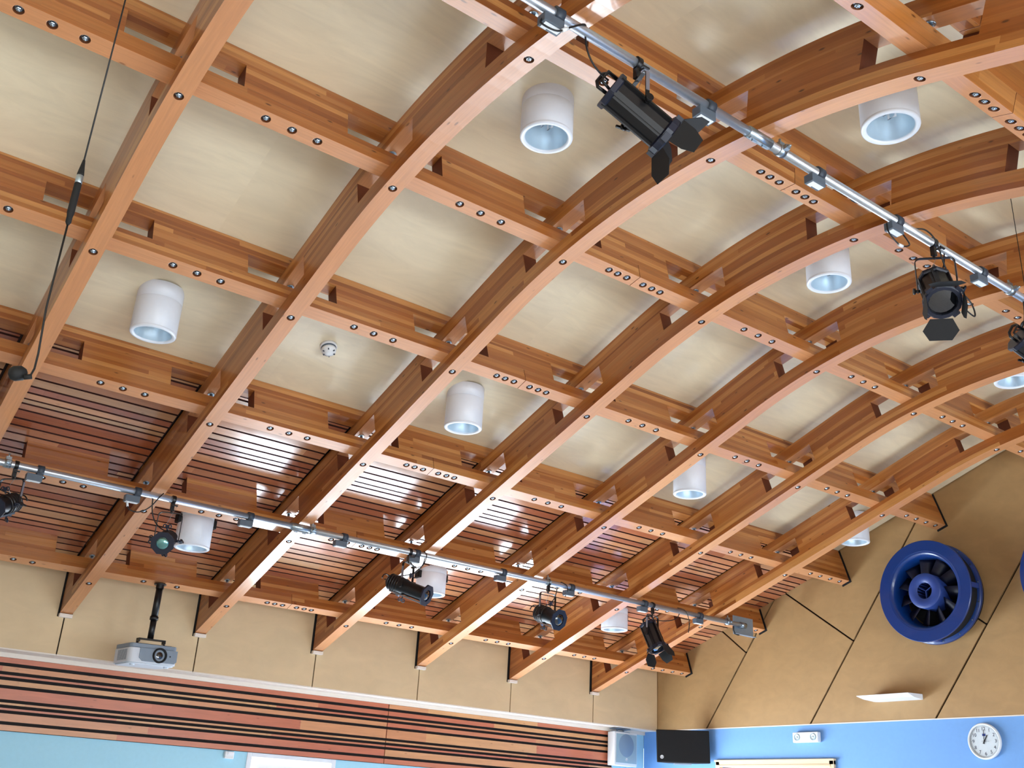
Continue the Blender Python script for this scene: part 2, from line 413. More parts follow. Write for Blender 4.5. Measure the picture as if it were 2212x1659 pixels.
# ------------------------------------------------------------------ ceiling
DC = 4*H+G
def shell(name, sa, sb, d0, d1, x0, x1, mat, n=None, botM=0):
    mb = MB(); sweep(mb, x0, x1, sa, sb, d0, d1, (0,0,0), n=n, sideM=0, botM=0)
    return mb.build(name, mat)
cl = MB()
def ply_strip(mb, sa, sb, d0, d1, x0, x1, n):
    for k in range(n):
        s1, s2 = sa+(sb-sa)*k/n, sa+(sb-sa)*(k+1)/n
        p, q = prof(s1, d0), prof(s2, d0)
        mb.quad([(x0,p[0],p[1]),(x1,p[0],p[1]),(x1,q[0],q[1]),(x0,q[0],q[1])], [(x0,s1*LL+.2),(x1,s1*LL+.2),(x1,s2*LL+.2),(x0,s2*LL+.2)], 0, True)
ply_strip(cl, 2.0, 6.0, DC+.002, 0, XB, XE-.010, 60)
ply_strip(cl, 6.0, 10.75, DC+.002, 0, XB, 2.70, 40)
ply_strip(cl, 6.0, 10.75, DC+.002, 0, 5.3, XE-.010, 40)
for z_, rng in ((DC+.03, 1),):
    pass
ceil = cl.build('ceiling', PLY, recalc=False); struct(ceil, 'pale birch plywood vaulted ceiling lining')
tl = MB(); ply_strip(tl, 6.0, 10.75, DC+.012, 0, 2.68, 5.32, 40)
struct(tl.build('ceiling', TEAL, recalc=False), 'dark teal roof panel past the crown')
rf = MB(); sweep(rf, XB-.2, XE+.4, -1.1, 10.8, DC+.045, DC+.22, (0,0,0), n=90); struct(rf.build('ceiling', DARK), 'roof deck above the linings')

# slatted ceiling panels, one per bay
for i in range(-1, 7):
    x0 = i*S+W/2+.003; x1 = (i+1)*S-W/2-.018 if i < 6 else XE-.004
    mb = MB(); rr = random.Random(50+i); rs = random.Random(3)
    v = -.50*LL; end = 2*LL-.056; DS = 3*H+G
    while v < end-.01:
        w = rs.choice([.040, .058, .070, .070, .088, .078]); w = min(w, end-v)
        gap = rs.choice([.016, .019, .021])
        if w > .01:
            s1, s2 = v/LL, (v+w)/LL; d0, d1 = DS-.005, DS+.012
            p, q, p2, q2 = prof(s1, d0), prof(s2, d0), prof(s1, d1), prof(s2, d1)
            k = rr.randint(1, 60)
            def U(x, t): return (x+k*1.37, k+.2+t)
            mb.quad([(x0,p[0],p[1]),(x1,p[0],p[1]),(x1,q[0],q[1]),(x0,q[0],q[1])], [U(x0,0),U(x1,0),U(x1,w),U(x0,w)], 0)
            mb.quad([(x0,p[0],p[1]),(x0,p2[0],p2[1]),(x1,p2[0],p2[1]),(x1,p[0],p[1])], [U(x0,0),U(x0,.01),U(x1,.01),U(x1,0)], 2)
            mb.quad([(x0,q[0],q[1]),(x1,q[0],q[1]),(x1,q2[0],q2[1]),(x0,q2[0],q2[1])], [U(x0,0),U(x1,0),U(x1,.01),U(x0,.01)], 2)
        v += w+gap
    p, q = prof(-.5, DS+.013), prof(2-.056/LL, DS+.013)
    mb.quad([(x0-.002,p[0],p[1]),(x1+.0175 if i < 6 else x1,p[0],p[1]),(x1+.0175 if i < 6 else x1,q[0],q[1]),(x0-.002,q[0],q[1])], None, 1)
    a_, b_ = ('ribs', 0)
    where = ['in the bay past the left edge, before the first rib in view', 'left of the first rib, at the left edge', 'between first and second rib from the left', 'between second and third rib from the left, with a mirror-like window glare',
             'between third and fourth rib from the left', 'between fourth and fifth rib from the left', 'between fifth and sixth rib from the left', 'between the sixth rib and the last rib', 'between the last rib and the end wall'][i+2]
    tag(mb.build('slatted_ceiling_panel', [SLAT, SLATB, SLATE], recalc=False), 'glossy reddish slatted timber ceiling panel '+where, 'ceiling panel', 'slatted timber panels above the lower purlins')

# ------------------------------------------------------------------ side wall (left)
ZB = Z0-.531                     # underside of the upper plywood
# plywood panels with open joints under every rib
mb = MB(); edges = [-4.6]+[k*S for k in range(-3, 7)]+[XE-.004]
tmp = MB(); tmp.box((XB, YW+.02, ZB+.004), (XE, YS+.2, ceil_z(YW)+.05)); struct(tmp.build('wall_left', [DARK]), 'dark backing of the plywood side wall')
for a_, b_ in zip(edges[:-1], edges[1:]):
    mb.box((a_+.006, YW, ZB), (b_-.006, YW+.018, ceil_z(YW)+.03))
ob = mb.build('wall_upper_left', [PLYW]); struct(ob, 'upper plywood panels of the side wall')
mb = MB()
for a_, b_ in zip(edges[:-1], edges[1:]): mb.box((a_+.0015, YW+.0005, ZB-.012), (b_-.0015, YS+.03, ZB-.0005))
mb.box((XB, YS+.001, Z0-.5825), (XE-.004, YS+.0295, ZB-.0125))
struct(mb.build('trim_1', [CREAM]), 'pale soffit strip under the plywood')
# blue wall with window openings
wins = [(3.19, 4.14, .06, 2.075), (4.42, 6.05, .06, 1.94), (6.25, 7.75, .06, 2.04)]
def wall_with_holes(name, ax, pos, thick, lo, hi, holes, mat, z0, z1):
    """ax 0: plane normal x ; 1: plane normal y. lo..hi horizontal range"""
    mb = MB(); cuts = sorted({lo, hi}|{h[0] for h in holes}|{h[1] for h in holes})
    for a_, b_ in zip(cuts[:-1], cuts[1:]):
        m_ = (a_+b_)/2; hs = [h for h in holes if h[0] < m_ < h[1]]
        segs = [(z0, z1)]
        for h in hs:
            segs = [(z0, h[2]), (h[3], z1)]
        for s_, t_ in segs:
            if t_-s_ < 1e-4: continue
            if ax == 1: mb.box((a_, pos, s_), (b_, pos+thick, t_))
            else: mb.box((pos, a_, s_), (pos+thick, b_, t_))
    return struct(mb.build(name, mat))
wall_with_holes('wall_left.001', 1, YS+.03, .17, XB, XE, wins, [BLUEL], 0, ZB-.013)
# slatted wall band: two panels
zl = [ (0,.0)]
rows = [(-.584,-.627),(-.655,-.698),(-.725,-.742),(-.769,-.809),(-.836,-.924),(-.950,-.967),(-.993,-1.010),(-1.036,-1.099),(-1.126,-1.172)]
for k, (x0, x1, lab) in enumerate(((XB, 4.676, 'reddish slatted timber wall band, long left length below the projector'), (4.686, 7.84, 'reddish slatted timber wall band, right length ending behind the small white speaker'))):
    mb = MB(); rr = random.Random(9+k)
    for t, b_ in rows:
        q = rr.randint(1, 90)
        mb.box((x0, YS+.004, Z0+b_), (x1, YS+.022, Z0+t))
        # per board uv
        for f in range(6):
            uvs = mb.uv[-6+f]; mb.uv[-6+f] = [(u_+q*.7, q+.2+(v_-Z0-b_)*(1 if f in (2, 3) else 0)) for u_, v_ in uvs]
    mb.box((x0, YS+.0225, Z0-1.17), (x1+(.0095 if k == 0 else 0), YS+.0295, Z0-.585), 1)
    mb.box((x0, YS+.006, Z0-1.176), (x1, YS+.0225, Z0-1.1725), 1)
    tag(mb.build('slatted_wall_panel', [SLATW, DARK]), lab, 'wall panel', 'slatted timber bands on the side wall')
# windows in the side wall
for k, (x0, x1, z0, z1) in enumerate(wins):
    root = empty('window_%d' % (k+1), (x0, YS+.03, z0)); struct(root, 'white framed side-wall window'); w = x1-x0; h = z1-z0
    mb = MB(); t = .05
    for lo, hi in (((0,-.012,0),(t,.08,h)), ((w-t,-.012,0),(w,.08,h)), ((t,-.012,0),(w-t,.08,t)), ((t,-.012,h-t),(w-t,.08,h))): mb.box(lo, hi)
    mb.build('window_frame', [WHITE], root, bevel=.004)
    mb = MB(); mb.box((t, .03, t), (w-t, .036, h-t)); mb.build('pane', [CGLASS], root)
    if k == 0:
        mb = MB(); mb.box((t+.005, .012, h-t-.22), (w-t-.005, .016, h-t-.002)); mb.box((t+.005, .008, h-t-.235), (w-t-.005, .02, h-t-.22)); mb.build('roller_blind', [BLIND], root)

# ------------------------------------------------------------------ end wall
def gable(name, x0, x1, ylo, yhi, zb, mat, n=80):
    mb = MB(); pts = []
    for k in range(n+1):
        y = ylo+(yhi-ylo)*k/n; pts.append((y, ceil_z(y)+.06))
    for (ya, za), (yb_, zb_) in zip(pts[:-1], pts[1:]):
        mb.quad([(x0,ya,zb),(x0,yb_,zb),(x0,yb_,zb_),(x0,ya,za)], [(ya,0),(yb_,0),(yb_,zb_-zb),(ya,za-zb)], 0)
        mb.quad([(x1,ya,zb),(x1,ya,za),(x1,yb_,zb_),(x1,yb_,zb)], [(ya,0),(ya,za-zb),(yb_,zb_-zb),(yb_,0)], 0)
        mb.quad([(x0,ya,zb),(x1,ya,zb),(x1,yb_,zb),(x0,yb_,zb)], [(ya,0)]*4, 0)
    return mb
# plywood cladding cut into boards by the diagonal joints
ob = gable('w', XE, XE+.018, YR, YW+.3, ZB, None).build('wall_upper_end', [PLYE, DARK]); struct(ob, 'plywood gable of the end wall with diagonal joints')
back = gable('w', XE+.045, XE+.3, YR, YW+.3, ZB-.2, None).build('wall_end.001', [DARK]); struct(back, 'dark core of the end wall')
bm = bmesh.new(); bm.from_mesh(ob.data); uvl = bm.loops.layers.uv.active
def cut(p, q, half=.009, lim=None):
    d = Vector((0, q[0]-p[0], q[1]-p[1])).normalized(); n = d.cross(Vector((1,0,0))).normalized()
    for sgn in (-1, 1):
        geo = bm.verts[:]+bm.edges[:]+bm.faces[:]
        bmesh.ops.bisect_plane(bm, geom=geo, dist=1e-6, plane_co=Vector((0, p[0], p[1]))+n*half*sgn, plane_no=n)
    return n
J = [((-1.331, Z0+.85), (-.235, Z0-.533)), ((-3.212, Z0+1.407), (-1.732, Z0-.536)), ((-4.166, Z0+.724), (-3.22, Z0-.519)),
     ((-5.66, Z0+.72), (-4.71, Z0-.519)), ((-1.20, Z0+1.1), (-2.385, Z0+.255)), ((-.40, Z0+.66), (-.90, Z0+.268)), ((-3.3, Z0+.72), (-3.86, Z0+.275))]
LIM = [None, None, None, None, (-2.385, -1.0), (-.90, -.1), (-3.86, -2.9)]
kill = []
for (p, q), lim in zip(J, LIM):
    n = cut(p, q)
    bm.faces.ensure_lookup_table()
for f in bm.faces:
    c = f.calc_center_median()
    for (p, q), lim in zip(J, LIM):
        d = Vector((q[0]-p[0], q[1]-p[1])); L = d.length; d /= L
        r = Vector((c.y-p[0], c.z-p[1])); dist = abs(d.x*r.y-d.y*r.x); t = r.dot(d)
        if dist < .009 and abs(f.normal.x) > .5:
            if lim and not (lim[0]-.02 < c.y < lim[1]): continue
            kill.append(f); break
bmesh.ops.delete(bm, geom=list(set(kill)), context='FACES'); bm.to_mesh(ob.data); bm.free()
mb = MB(); mb.box((XE-.004, YR, ZB-.010), (XE+.02, YS+.03, ZB-.0005)); struct(mb.build('trim_2', [CREAM]), 'cream edge strip between plywood and blue wall')
wall_with_holes('wall_end', 0, XE+.004, .25, YR, YS+.03, [(-1.985, -.43, 0, Z0-.93)], [BLUEW], 0, ZB-.0105)
# door 1: maple frame with top light
root = empty('door_1', (XE, -1.2, 0)); struct(root, 'maple door frame in the blue wall'); zt = Z0-.885
mb = MB()
for lo, hi in (((-.028,-.82,0),(.03,-.765,zt)), ((-.028,.75,0),(.03,.805,zt)), ((-.028,-.82,zt-.055),(.03,.805,zt)), ((-.04,-.835,zt-.018),(.0,.82,zt+.002)), ((-.034,-.78,zt-.075),(.02,.765,zt-.052))):
    mb.box(lo, hi, uax=1 if hi[1]-lo[1] > .5 else 2)
mb.build('door_frame', [DOORW], root, bevel=.003)
mb = MB(); mb.box((.06, -.765, 0), (.10, .75, zt-.075), uax=2); mb.build('door_leaf', [DOORW], root)

mb = MB()
for j in range(0, 7): pbox(mb, XE-.0035, XE-.0008, j, H-.012, 4*H+G-.004, (0,0,0), hw=W/2+.009, sideM=0, botM=0)  # thin dark plates, painted shade for the gaps at the purlin ends
for f in range(len(mb.mi)): mb.mi[f] = 0
struct(mb.build('purlin_gap_shade', [DARK]), 'dark plates painting the shadow gaps round the purlin ends')
mb = MB()
for i in range(7):
    zlo = prof((0-.552)/cos(SL)/LL, 0)[1]-.03; mb.box((i*S-W/2-.012, YW-.0035, zlo), (i*S+W/2+.010, YW-.0008, zlo+.62))  # thin dark plate painting in the shaded gap behind each rib end
struct(mb.build('rib_gap_shade', [DARK]), 'dark plates painting the shadow gaps round the rib ends')
# ------------------------------------------------------------------ rest of the room (behind and beside the camera)
mb = MB(); mb.box((XB-.2, YR-.2, -.1), (XE+.3, YS+.25, 0)); struct(mb.build('floor', [FLOOR]), 'cool grey floor, toned for neutral bounce light')
bw = [(-11.6, -9.6, .3, 2.3), (-8.9, -6.9, .3, 2.3), (-5.6, -3.6, .3, 2.3), (-2.6, -.8, .3, 2.3)]
wall_with_holes('wall_back', 0, XB-.2, .2, YR, YS+.2, [], [CREAM], 0, Z0+2.2)
wall_with_holes('wall_right', 1, YR-.2, .2, XB, XE, [(-3, 0, .3, 2.3), (1, 4, .3, 2.3), (5, 7.8, .3, 2.3)], [CREAM], 0, Z0+.3)
for k, (x0, x1) in enumerate(((-3, 0), (1, 4), (5, 7.8))):
    root = empty('window_%d' % (k+4), (x0, YR-.1, .3)); struct(root, 'window in the wall behind the camera'); w = x1-x0; h = 2.0; t = .06
    mb = MB()
    for lo, hi in (((0,-.05,0),(t,.05,h)), ((w-t,-.05,0),(w,.05,h)), ((t,-.05,0),(w-t,.05,t)), ((t,-.05,h-t),(w-t,.05,h)), ((w/2-.03,-.05,t),(w/2+.03,.05,h-t))): mb.box(lo, hi)
    mb.build('window_frame', [WHITE], root)
#PART2
# ------------------------------------------------------------------ cylindrical downlights
def make_downlight(zb, x, y, straps):
    top = ceil_z(y)-(H/cos(SL) if straps else 0); h = top-zb+.02
    root = empty('cylinder_downlight', (x, y, zb)); R_ = .147
    mb = MB(); hs = h-(.045 if straps else .085)
    mb.lathe([(R_-.006, .004), (R_, .008), (R_, hs)], 48); mb.build('housing', [WHITE], root)
    mb = MB(); mb.lathe([(R_-.004, hs-.002), (R_-.004, hs+.002), (R_, hs+.003), (R_, h+.02)], 48); mb.build('mounting_collar', [WHITE], root)
    mb = MB(); pr = [(R_+.0005, .012)]
    for k in range(9):
        a = pi*k/8; pr.append((R_-.0135+.0145*cos(a), .004-.010*sin(a)))
    pr.append((.119, .006)); mb.lathe(pr, 48); mb.build('trim_ring', [WHITE], root)
    mb = MB(); pr = [(.119, .006)]
    for k in range(1, 9): t = k/8; pr.append((.119-.050*t**1.6, .006+.16*t))
    mb.lathe(pr, 48); mb.build('reflector', [REFL], root)
    mb = MB(); mb.cyl(.07, .166, .172, 24); mb.build('lamp_plate', [WHITE], root)
    for sx in (-1, 1):
        mb = MB(); mb.tube([(sx*.022, -.02, .165), (sx*.022, -.02, .075), (sx*.022, .02, .075), (sx*.022, .02, .165)], .007, 8); mb.build('lamp_tube', [BLIND], root)
    if straps:
        mb = MB(); poly = [(-.172,-.03),(-.165,-.045),(.165,-.045),(.172,-.03),(.172,.03),(.165,.045),(-.165,.045),(-.172,.03)]
        mb.prism(poly, hs-.055, hs+.015); mb.build('mounting_bracket', [BLACKM], root, bevel=.004)
    return root
DL = [(1.83,-5.308,1.857,0,'white cylinder downlight in the bay left of the large black spotlight at the top'),
      (3.05,-6.647,1.76,0,'white cylinder downlight at the top right, largest open rim, with a small black dot inside'),
      (.61,-2.767,1.145,0,'white cylinder downlight furthest left, below the long hanging microphone cable'),
      (3.05,-2.773,1.139,0,'white cylinder downlight in the centre, right of the smoke detector'),
      (4.27,-5.328,1.829,0,'white cylinder downlight left of the barn-door spotlight hanging high on the right'),
      (5.49,-2.817,1.139,0,'white cylinder downlight standing alone below centre right, partly crossed by a rib at its top'),
      (6.71,-5.262,1.845,0,'white cylinder downlight cut by the right edge of the photo'),
      (7.93,-2.78,1.176,0,'white cylinder downlight nearest the end wall, left of the blue fan'),
      (1.83,-.60,.320,1,'white cylinder downlight behind the lens spotlight on the lower pipe, with black side bracket'),
      (4.27,-.50,.338,1,'white cylinder downlight behind the long black profile spot on the lower pipe'),
      (6.71,-.46,.352,1,'white cylinder downlight on the slatted bay just left of the lowest barn-door spotlight')]
for x, y, z, st, lab in DL: tag(make_downlight(z+Z0, x, y, st), lab, 'ceiling light', 'white cylinder downlights')

# smoke detector
zc = ceil_z(-2.80); root = empty('smoke_detector', (1.83, -2.80, zc)); tag(root, 'small round white smoke detector on the plywood left of centre', 'smoke detector')
Mt = Matrix.Rotation(-tang(2.3), 4, 'X')
mb = MB(); mb.lathe([(0,.004),(.062,.004),(.062,-.014),(.058,-.018),(0,-.018)], 32, Mt); mb.build('base', [WHITEP], root)
mb = MB(); mb.lathe([(.054,-.018),(.054,-.030),(0,-.030)], 32, Mt); mb.build('gap_ring', [GREYP], root)
mb = MB(); mb.lathe([(0,-.030),(.052,-.030),(.054,-.040),(.050,-.058),(.034,-.064),(.030,-.074),(0,-.076)], 32, Mt); mb.build('sensor_dome', [WHITEP], root)
for k in range(6):
    a = k*pi/3; mb = MB(); mb.box((.036,-.004,-.0665),(.048,.004,-.056), M=Mt @ Matrix.Rotation(a, 4, 'Z')); mb.build('vent_slot', [GREYD], root)

# ------------------------------------------------------------------ lighting pipes
PA = (Vector((-.6, -6.355, Z0+1.560)), Vector((8.30, -6.265, Z0+1.560)))
PB = (Vector((-1.6, -1.525, Z0+.448)), Vector((7.74, -1.412, Z0+.448)))
def onpipe(P, x): t = (x-P[0].x)/(P[1].x-P[0].x); return P[0].lerp(P[1], t)
def pipe(P, xj, lab, xclamps):
    root = empty('lighting_pipe', P[0]); tag(root, lab, 'pipe')
    xs = [P[0].x]+xj+[P[1].x]
    for a_, b_ in zip(xs[:-1], xs[1:]):
        p, q = onpipe(P, a_+.001)-P[0], onpipe(P, b_-.001)-P[0]
        mb = MB(); mb.tube([p, q], .0242, 24); mb.build('tube', [PIPE], root)
    for x in xj:
        mb = MB(); c = onpipe(P, x)-P[0]; dx = (P[1]-P[0]).normalized()
        M = frame(c-dx*.02, dx)
        mb.lathe([(.0244,0),(.030,.002),(.030,.165),(.0244,.167)], 24, M)
        mb.box((-.036,-.005,.012), (-.028,.012,.155), M=M); mb.box((-.043,-.003,.03), (-.034,.006,.06), M=M); mb.box((-.043,-.003,.105), (-.034,.006,.135), M=M)
        mb.build('sleeve_coupler', [ZINC], root)
    for x in xclamps:   # half couplers with eye bolts up to the ribs
        c = onpipe(P, x)-P[0]; dx = (P[1]-P[0]).normalized(); M = frame(c, dx)
        mb = MB(); mb.lathe([(.0246,-.022),(.031,-.022),(.031,.022),(.0246,.022)], 20, M)
        mb.box((.026,-.016,-.018), (.048,.016,.018), M=M); mb.tube([(.04,0,0),(.072,0,0)], .007, 8, M=M)
        mb.box((-.012,.028,-.014), (.012,.05,.014), M=M); mb.tube([(0,.038,0),(0,.068,0)], .005, 8, M=M)
        mb.lathe([(0,.050),(.011,.050),(.011,.060),(0,.060)], 6, M @ Matrix.Rotation(-pi/2, 4, 'X'), 0, False)
        mb.build('pipe_clamp', [ZINC], root)
    return root
pipe(PA, [2.33], 'long shiny galvanised lighting pipe high up, running down to the right edge', [-.3, 2.56, 4.745, 7.2])
pipe(PB, [2.33], 'long galvanised lighting pipe along the lower ceiling ending at the bracket', [.15, 2.50, 4.98, 7.49])
# end bracket of the lower pipe
br = empty('pipe_end_bracket', (7.74, -1.412, Z0+.448)); tag(br, 'grey galvanised angle bracket holding the end of the lower lighting pipe', 'bracket')
mb = MB(); M = Matrix.Rotation(radians(14), 4, 'Y')
mb.box((-.12,.038,-.10),(.20,.044,.10)); mb.box((-.12,-.008,-.103),(.20,.044,-.097)); mb.build('plate', [STEEL], br, bevel=.0015)
mb = MB(); Mx = frame((0,0,0), (1,0,0)); mb.lathe([(.0246,-.05),(.031,-.05),(.031,.03),(.0246,.03)], 20, Mx); mb.lathe([(0,.03),(.031,.03)], 20, Mx)
mb.tube([(.0,.02,.0),(.0,.04,.0)], .014, 10); mb.build('pipe_cup', [ZINC], br)
mb = MB(); mb.tube([(-.16,.0,-.03),(-.15,.012,-.07),(-.12,.02,-.10),(-.07,.02,-.108),(-.04,.03,-.10)], .009, 8); mb.build('conduit', [RUBBER], br)

# ------------------------------------------------------------------ socket boxes clipped on the pipes
def make_socket(label_white=True):
    root = empty('socket_box')
    Mx = frame((0,0,0), (1,0,0))
    mb = MB(); mb.lathe([(.0248,-.022),(.036,-.022),(.036,.022),(.0248,.022)], 28, Mx); mb.box((-.020,-.024,-.055), (.022,.024,-.026)); mb.build('clip_ring', [GREYD], root)
    mb = MB(); mb.box((-.085,-.026,-.085), (.022,.030,-.036)); mb.build('box_body', [GREYP], root, bevel=.004)
    mb = MB(); mb.box((-.075,-.018,-.0885), (-.045,.022,-.0852)); mb.box((-.045,-.018,-.0885),(.012,.014,-.0852)); mb.build('socket_face', [WHITEP], root)
    return root
sock = make_socket(); used = False
SOCK = [(PA, 1.09, 'first on the upper pipe from the left'), (PA, 2.033, 'second on the upper pipe, right of the large spotlight'),
        (PA, 2.864, 'third on the upper pipe, right of the pipe joint'), (PA, 3.557, 'fourth on the upper pipe, with a looped black cable'), (PA, 4.418, 'fifth on the upper pipe, nearest the right edge'),
        (PB, .37, 'first on the lower pipe from the left'), (PB, 1.061, 'second on the lower pipe, with a cable loop and white tag'), (PB, 1.956, 'third on the lower pipe, just left of the pipe joint'),
        (PB, 2.796, 'fourth on the lower pipe, just right of the pipe joint'), (PB, 3.513, 'fifth on the lower pipe, above the long profile spot'), (PB, 4.453, 'sixth on the lower pipe, left of the small profile spot'),
        (PB, 5.276, 'seventh on the lower pipe, right of the small profile spot'), (PB, 6.25, 'eighth on the lower pipe, left of the last barn-door spotlight'), (PB, 7.06, 'ninth on the lower pipe, nearest the end bracket')]
for P, x, lab in SOCK:
    o = sock if not used else copy_tree(sock); used = True
    o.location = onpipe(P, x); tag(o, 'grey socket box, '+lab, 'socket box', 'socket boxes on the lighting pipes')

# ------------------------------------------------------------------ stage lights
def ring_knob(M):
    """a pair of rings side by side with a stem, in the local xy plane"""
    mb = MB()
    for sx in (-1, 1):
        c = M @ Matrix.Translation((sx*.017, 0, 0)); pts = [(.0125*cos(a*pi/8), .0125*sin(a*pi/8), 0) for a in range(17)]
        mb.tube(pts, .0042, 8, M=c, caps=False)
    mb.box((-.014,-.010,-.004), (.014,.010,.004), M=M); mb.tube([(0,-.008,0),(0,-.034,0)], .006, 8, M=M)
    return mb
def stage_light(kind, P, d, drop, lab, L=.33, r=.072, name=None, cable_to=None, doors=None, scale=1.0):
    P = Vector(P); d = Vector(d).normalized(); root = empty(name or kind, P); tag(root, lab, 'stage light')
    Q = Vector((0, 0, -drop)); wv = d.cross(Vector((0,0,1))).normalized(); fwd = Vector((0,0,1)).cross(wv).normalized()
    Mx = frame((0,0,0), (1,0,0))
    # hook clamp
    mb = MB(); mb.lathe([(.0248,-.013),(.033,-.013),(.033,.013),(.0248,.013)], 20, Mx, 0, True, radians(-60), radians(200))
    mb.box((-.013,-.014,-.085), (.013,.012,-.024)); mb.tube([(0,-.02,-.05),(0,-.055,-.055)], .005, 8); mb.box((-.022,-.062,-.060), (.022,-.052,-.050))
    mb.tube([(0,0,-.08),(0,0,-.105)], .008, 8); mb.build('hook_clamp', [BLACK], root, bevel=.001)
    # yoke
    hw = r+.022; top = Q+Vector((0,0,drop-.10)); up = Vector((0,0,1)); pts = []
    pts.append(Q-wv*hw-up*.012); c = .03
    pts += [Q-wv*hw+up*(drop-.10-c)]
    for k in range(1, 6): a = pi/2*k/5; pts.append(top-wv*(hw-c+c*cos(a))+up*(-c+c*sin(a)))
    for k in range(0, 5): a = pi/2*(1-k/5); pts.append(top+wv*(hw-c+c*cos(a))+up*(-c+c*sin(a)))
    pts += [Q+wv*hw+up*(drop-.10-c), Q+wv*hw-up*.012]
    mb = MB()
    # flat strap along the path, broad across fwd
    n = len(pts); prev = None
    for k, p in enumerate(pts):
        t = (pts[min(k+1, n-1)]-pts[max(k-1, 0)]).normalized(); nn = t.cross(fwd).normalized()
        cur = [p+fwd*.010+nn*.0022, p-fwd*.010+nn*.0022, p-fwd*.010-nn*.0022, p+fwd*.010-nn*.0022]
        if prev:
            for a in range(4): mb.quad([prev[a], prev[(a+1)%4], cur[(a+1)%4], cur[a]])
        else: mb.quad(cur)
        prev = cur
    mb.quad(prev[::-1]); mb.build('yoke', [BLACK], root)
    for sg in (-1, 1):
        M = frame(Q+wv*sg*(hw-.012), wv*sg)
        mb = MB(); mb.cyl(.009, 0, .03, 12, M); mb.cyl(.018, .026, .038, 12, M)
        if sg < 0: mb.box((-.006,-.036,.038),(.006,.036,.048), M=M)
        mb.build('tilt_knob', [BLACK], root)
    ws_ = 1 if wv.y < 0 else -1
    mb = MB(); mb.box((-.009,-.0012,-.05),(.009,.0012,.05), M=Matrix((fwd, wv*ws_, up)).transposed().to_4x4()); o = mb.build('rating_label', [LABEL], root); o.location = Q+wv*ws_*(hw+.0035)+up*(drop*.38)
    B = frame(Q-d*L*.5+ (d*.02), d)   # local z along beam, x up-ish
    if kind == 'fresnel_spotlight':
        mb = MB(); mb.lathe([(0,0),(r*.8,0),(r,.012),(r,L*.86)], 12, B, 0, False); mb.lathe([(r,L*.86),(0,L*.86)], 12, B)
        for k in range(12):
            a = 2*pi*(k+.5)/12
            if k % 2 == 0: mb.box((r*.97,-.006,.01),(r+.012,.006,L*.84), M=B @ Matrix.Rotation(a, 4, 'Z'))
        mb.build('housing', [BLACK], root)
        mb = MB(); mb.lathe([(r+.006,-.004),(r+.014,0),(r+.014,.024),(r+.004,.03)], 8, B, 0, False); mb.lathe([(0,-.004),(r+.006,-.004)], 8, B, 0, False); mb.build('rear_cap', [NAVY], root)
        mb = MB(); mb.lathe([(r+.002,L*.84),(r+.020,L*.86),(r+.020,L*.95),(r+.012,L*.97),(r-.006,L*.97),(r-.006,L*.90)], 16, B, 0, False)
        for k in range(4): mb.box((r+.004,-.02,L*.87),(r+.034,.02,L*.96), M=B @ Matrix.Rotation(pi/4+k*pi/2, 4, 'Z'))
        mb.build('front_ring', [NAVY], root)
        mb = MB(); mb.lathe([(0, L*.92+.012),(r*.5, L*.92+.009),(r*.92, L*.92)], 32, B); mb.build('lens', [LENSD], root)
        mb = MB()  # rear handle
        hp = [(0,.03,-.002),(0,.034,-.05),(0,.012,-.068),(0,-.045,-.068),(0,-.075,-.05),(0,-.078,.01)]
        mb.tube([( -q[1]*1.0, q[0]+.0, q[2]) for q in hp], .0085, 10, M=B); mb.tube([(-.03,.03,-.002),(-.02,.03,-.055),(.05,.03,-.055),(.06,.02,.0)], .007, 8, M=B)
        mb.build('rear_handle', [BLACK], root)
        dm = doors or [(0, 35), (90, 35), (180, 35), (270, 35)]
        for k, (ang, opn) in enumerate(dm):
            a = radians(ang); o = radians(opn); rad = Vector((cos(a), sin(a), 0)); tg = Vector((-sin(a), cos(a), 0)); ax = Vector((0,0,1))
            fd = ax*cos(o)+rad*sin(o); nn = tg.cross(fd)
            Mf = Matrix((tg, fd, nn)).transposed().to_4x4(); Mf.translation = rad*(r+.016)+ax*L*.965
            b0, b1, ln = (.060, .098, .125) if k % 2 == 0 else (.066, .062, .12)
            mb = MB(); poly = [(-b0,0),(b0,0),(b1,ln*.55),(b1*.62,ln),(-b1*.62,ln),(-b1,ln*.55)]
            mb.prism(poly, -.001, .001, B @ Mf); mb.build('barn_door', [BLACKM], root)
    else:
        mb = MB(); mb.lathe([(0,0),(r*.55,.0),(r*.72,.015),(r*.95,.05),(r*.98,L*.42),(r*.86,L*.46),(r*.86,L*.92)], 20, B)
        for z in (.03,.055,.08,.105,.13): mb.lathe([(r*.9,z),(r*1.02,z+.003),(r*1.02,z+.010),(r*.9,z+.013)], 20, B)
        mb.build('housing', [BLACK], root)
        mb = MB(); mb.box((-r*.95,-.022,.06),(-r*1.12,.022,L*.9), M=B); mb.box((-r*1.05,-.012,L*.3),(-r*1.3,.012,L*.36), M=B); mb.build('focus_rail', [ZINC if kind == 'profile_spotlight' else GREYP], root)
        R2 = r+.022
        mb = MB(); mb.lathe([(r*.84,L*.90),(R2,L*.92),(R2,L*.955),(r*.72,L*.955),(r*.72,L*.90)], 8, B @ Matrix.Rotation(pi/8, 4, 'Z'), 0, False); mb.build('front_plate', [NAVY], root)
        mb = MB(); pr = [(r*.74*sin(k*pi/2/8), L*.905+.026*cos(k*pi/2/8)) for k in range(9)]; mb.lathe(pr, 32, B); mb.build('lens', [LENS if kind == 'lens_spotlight' else LENSD], root)
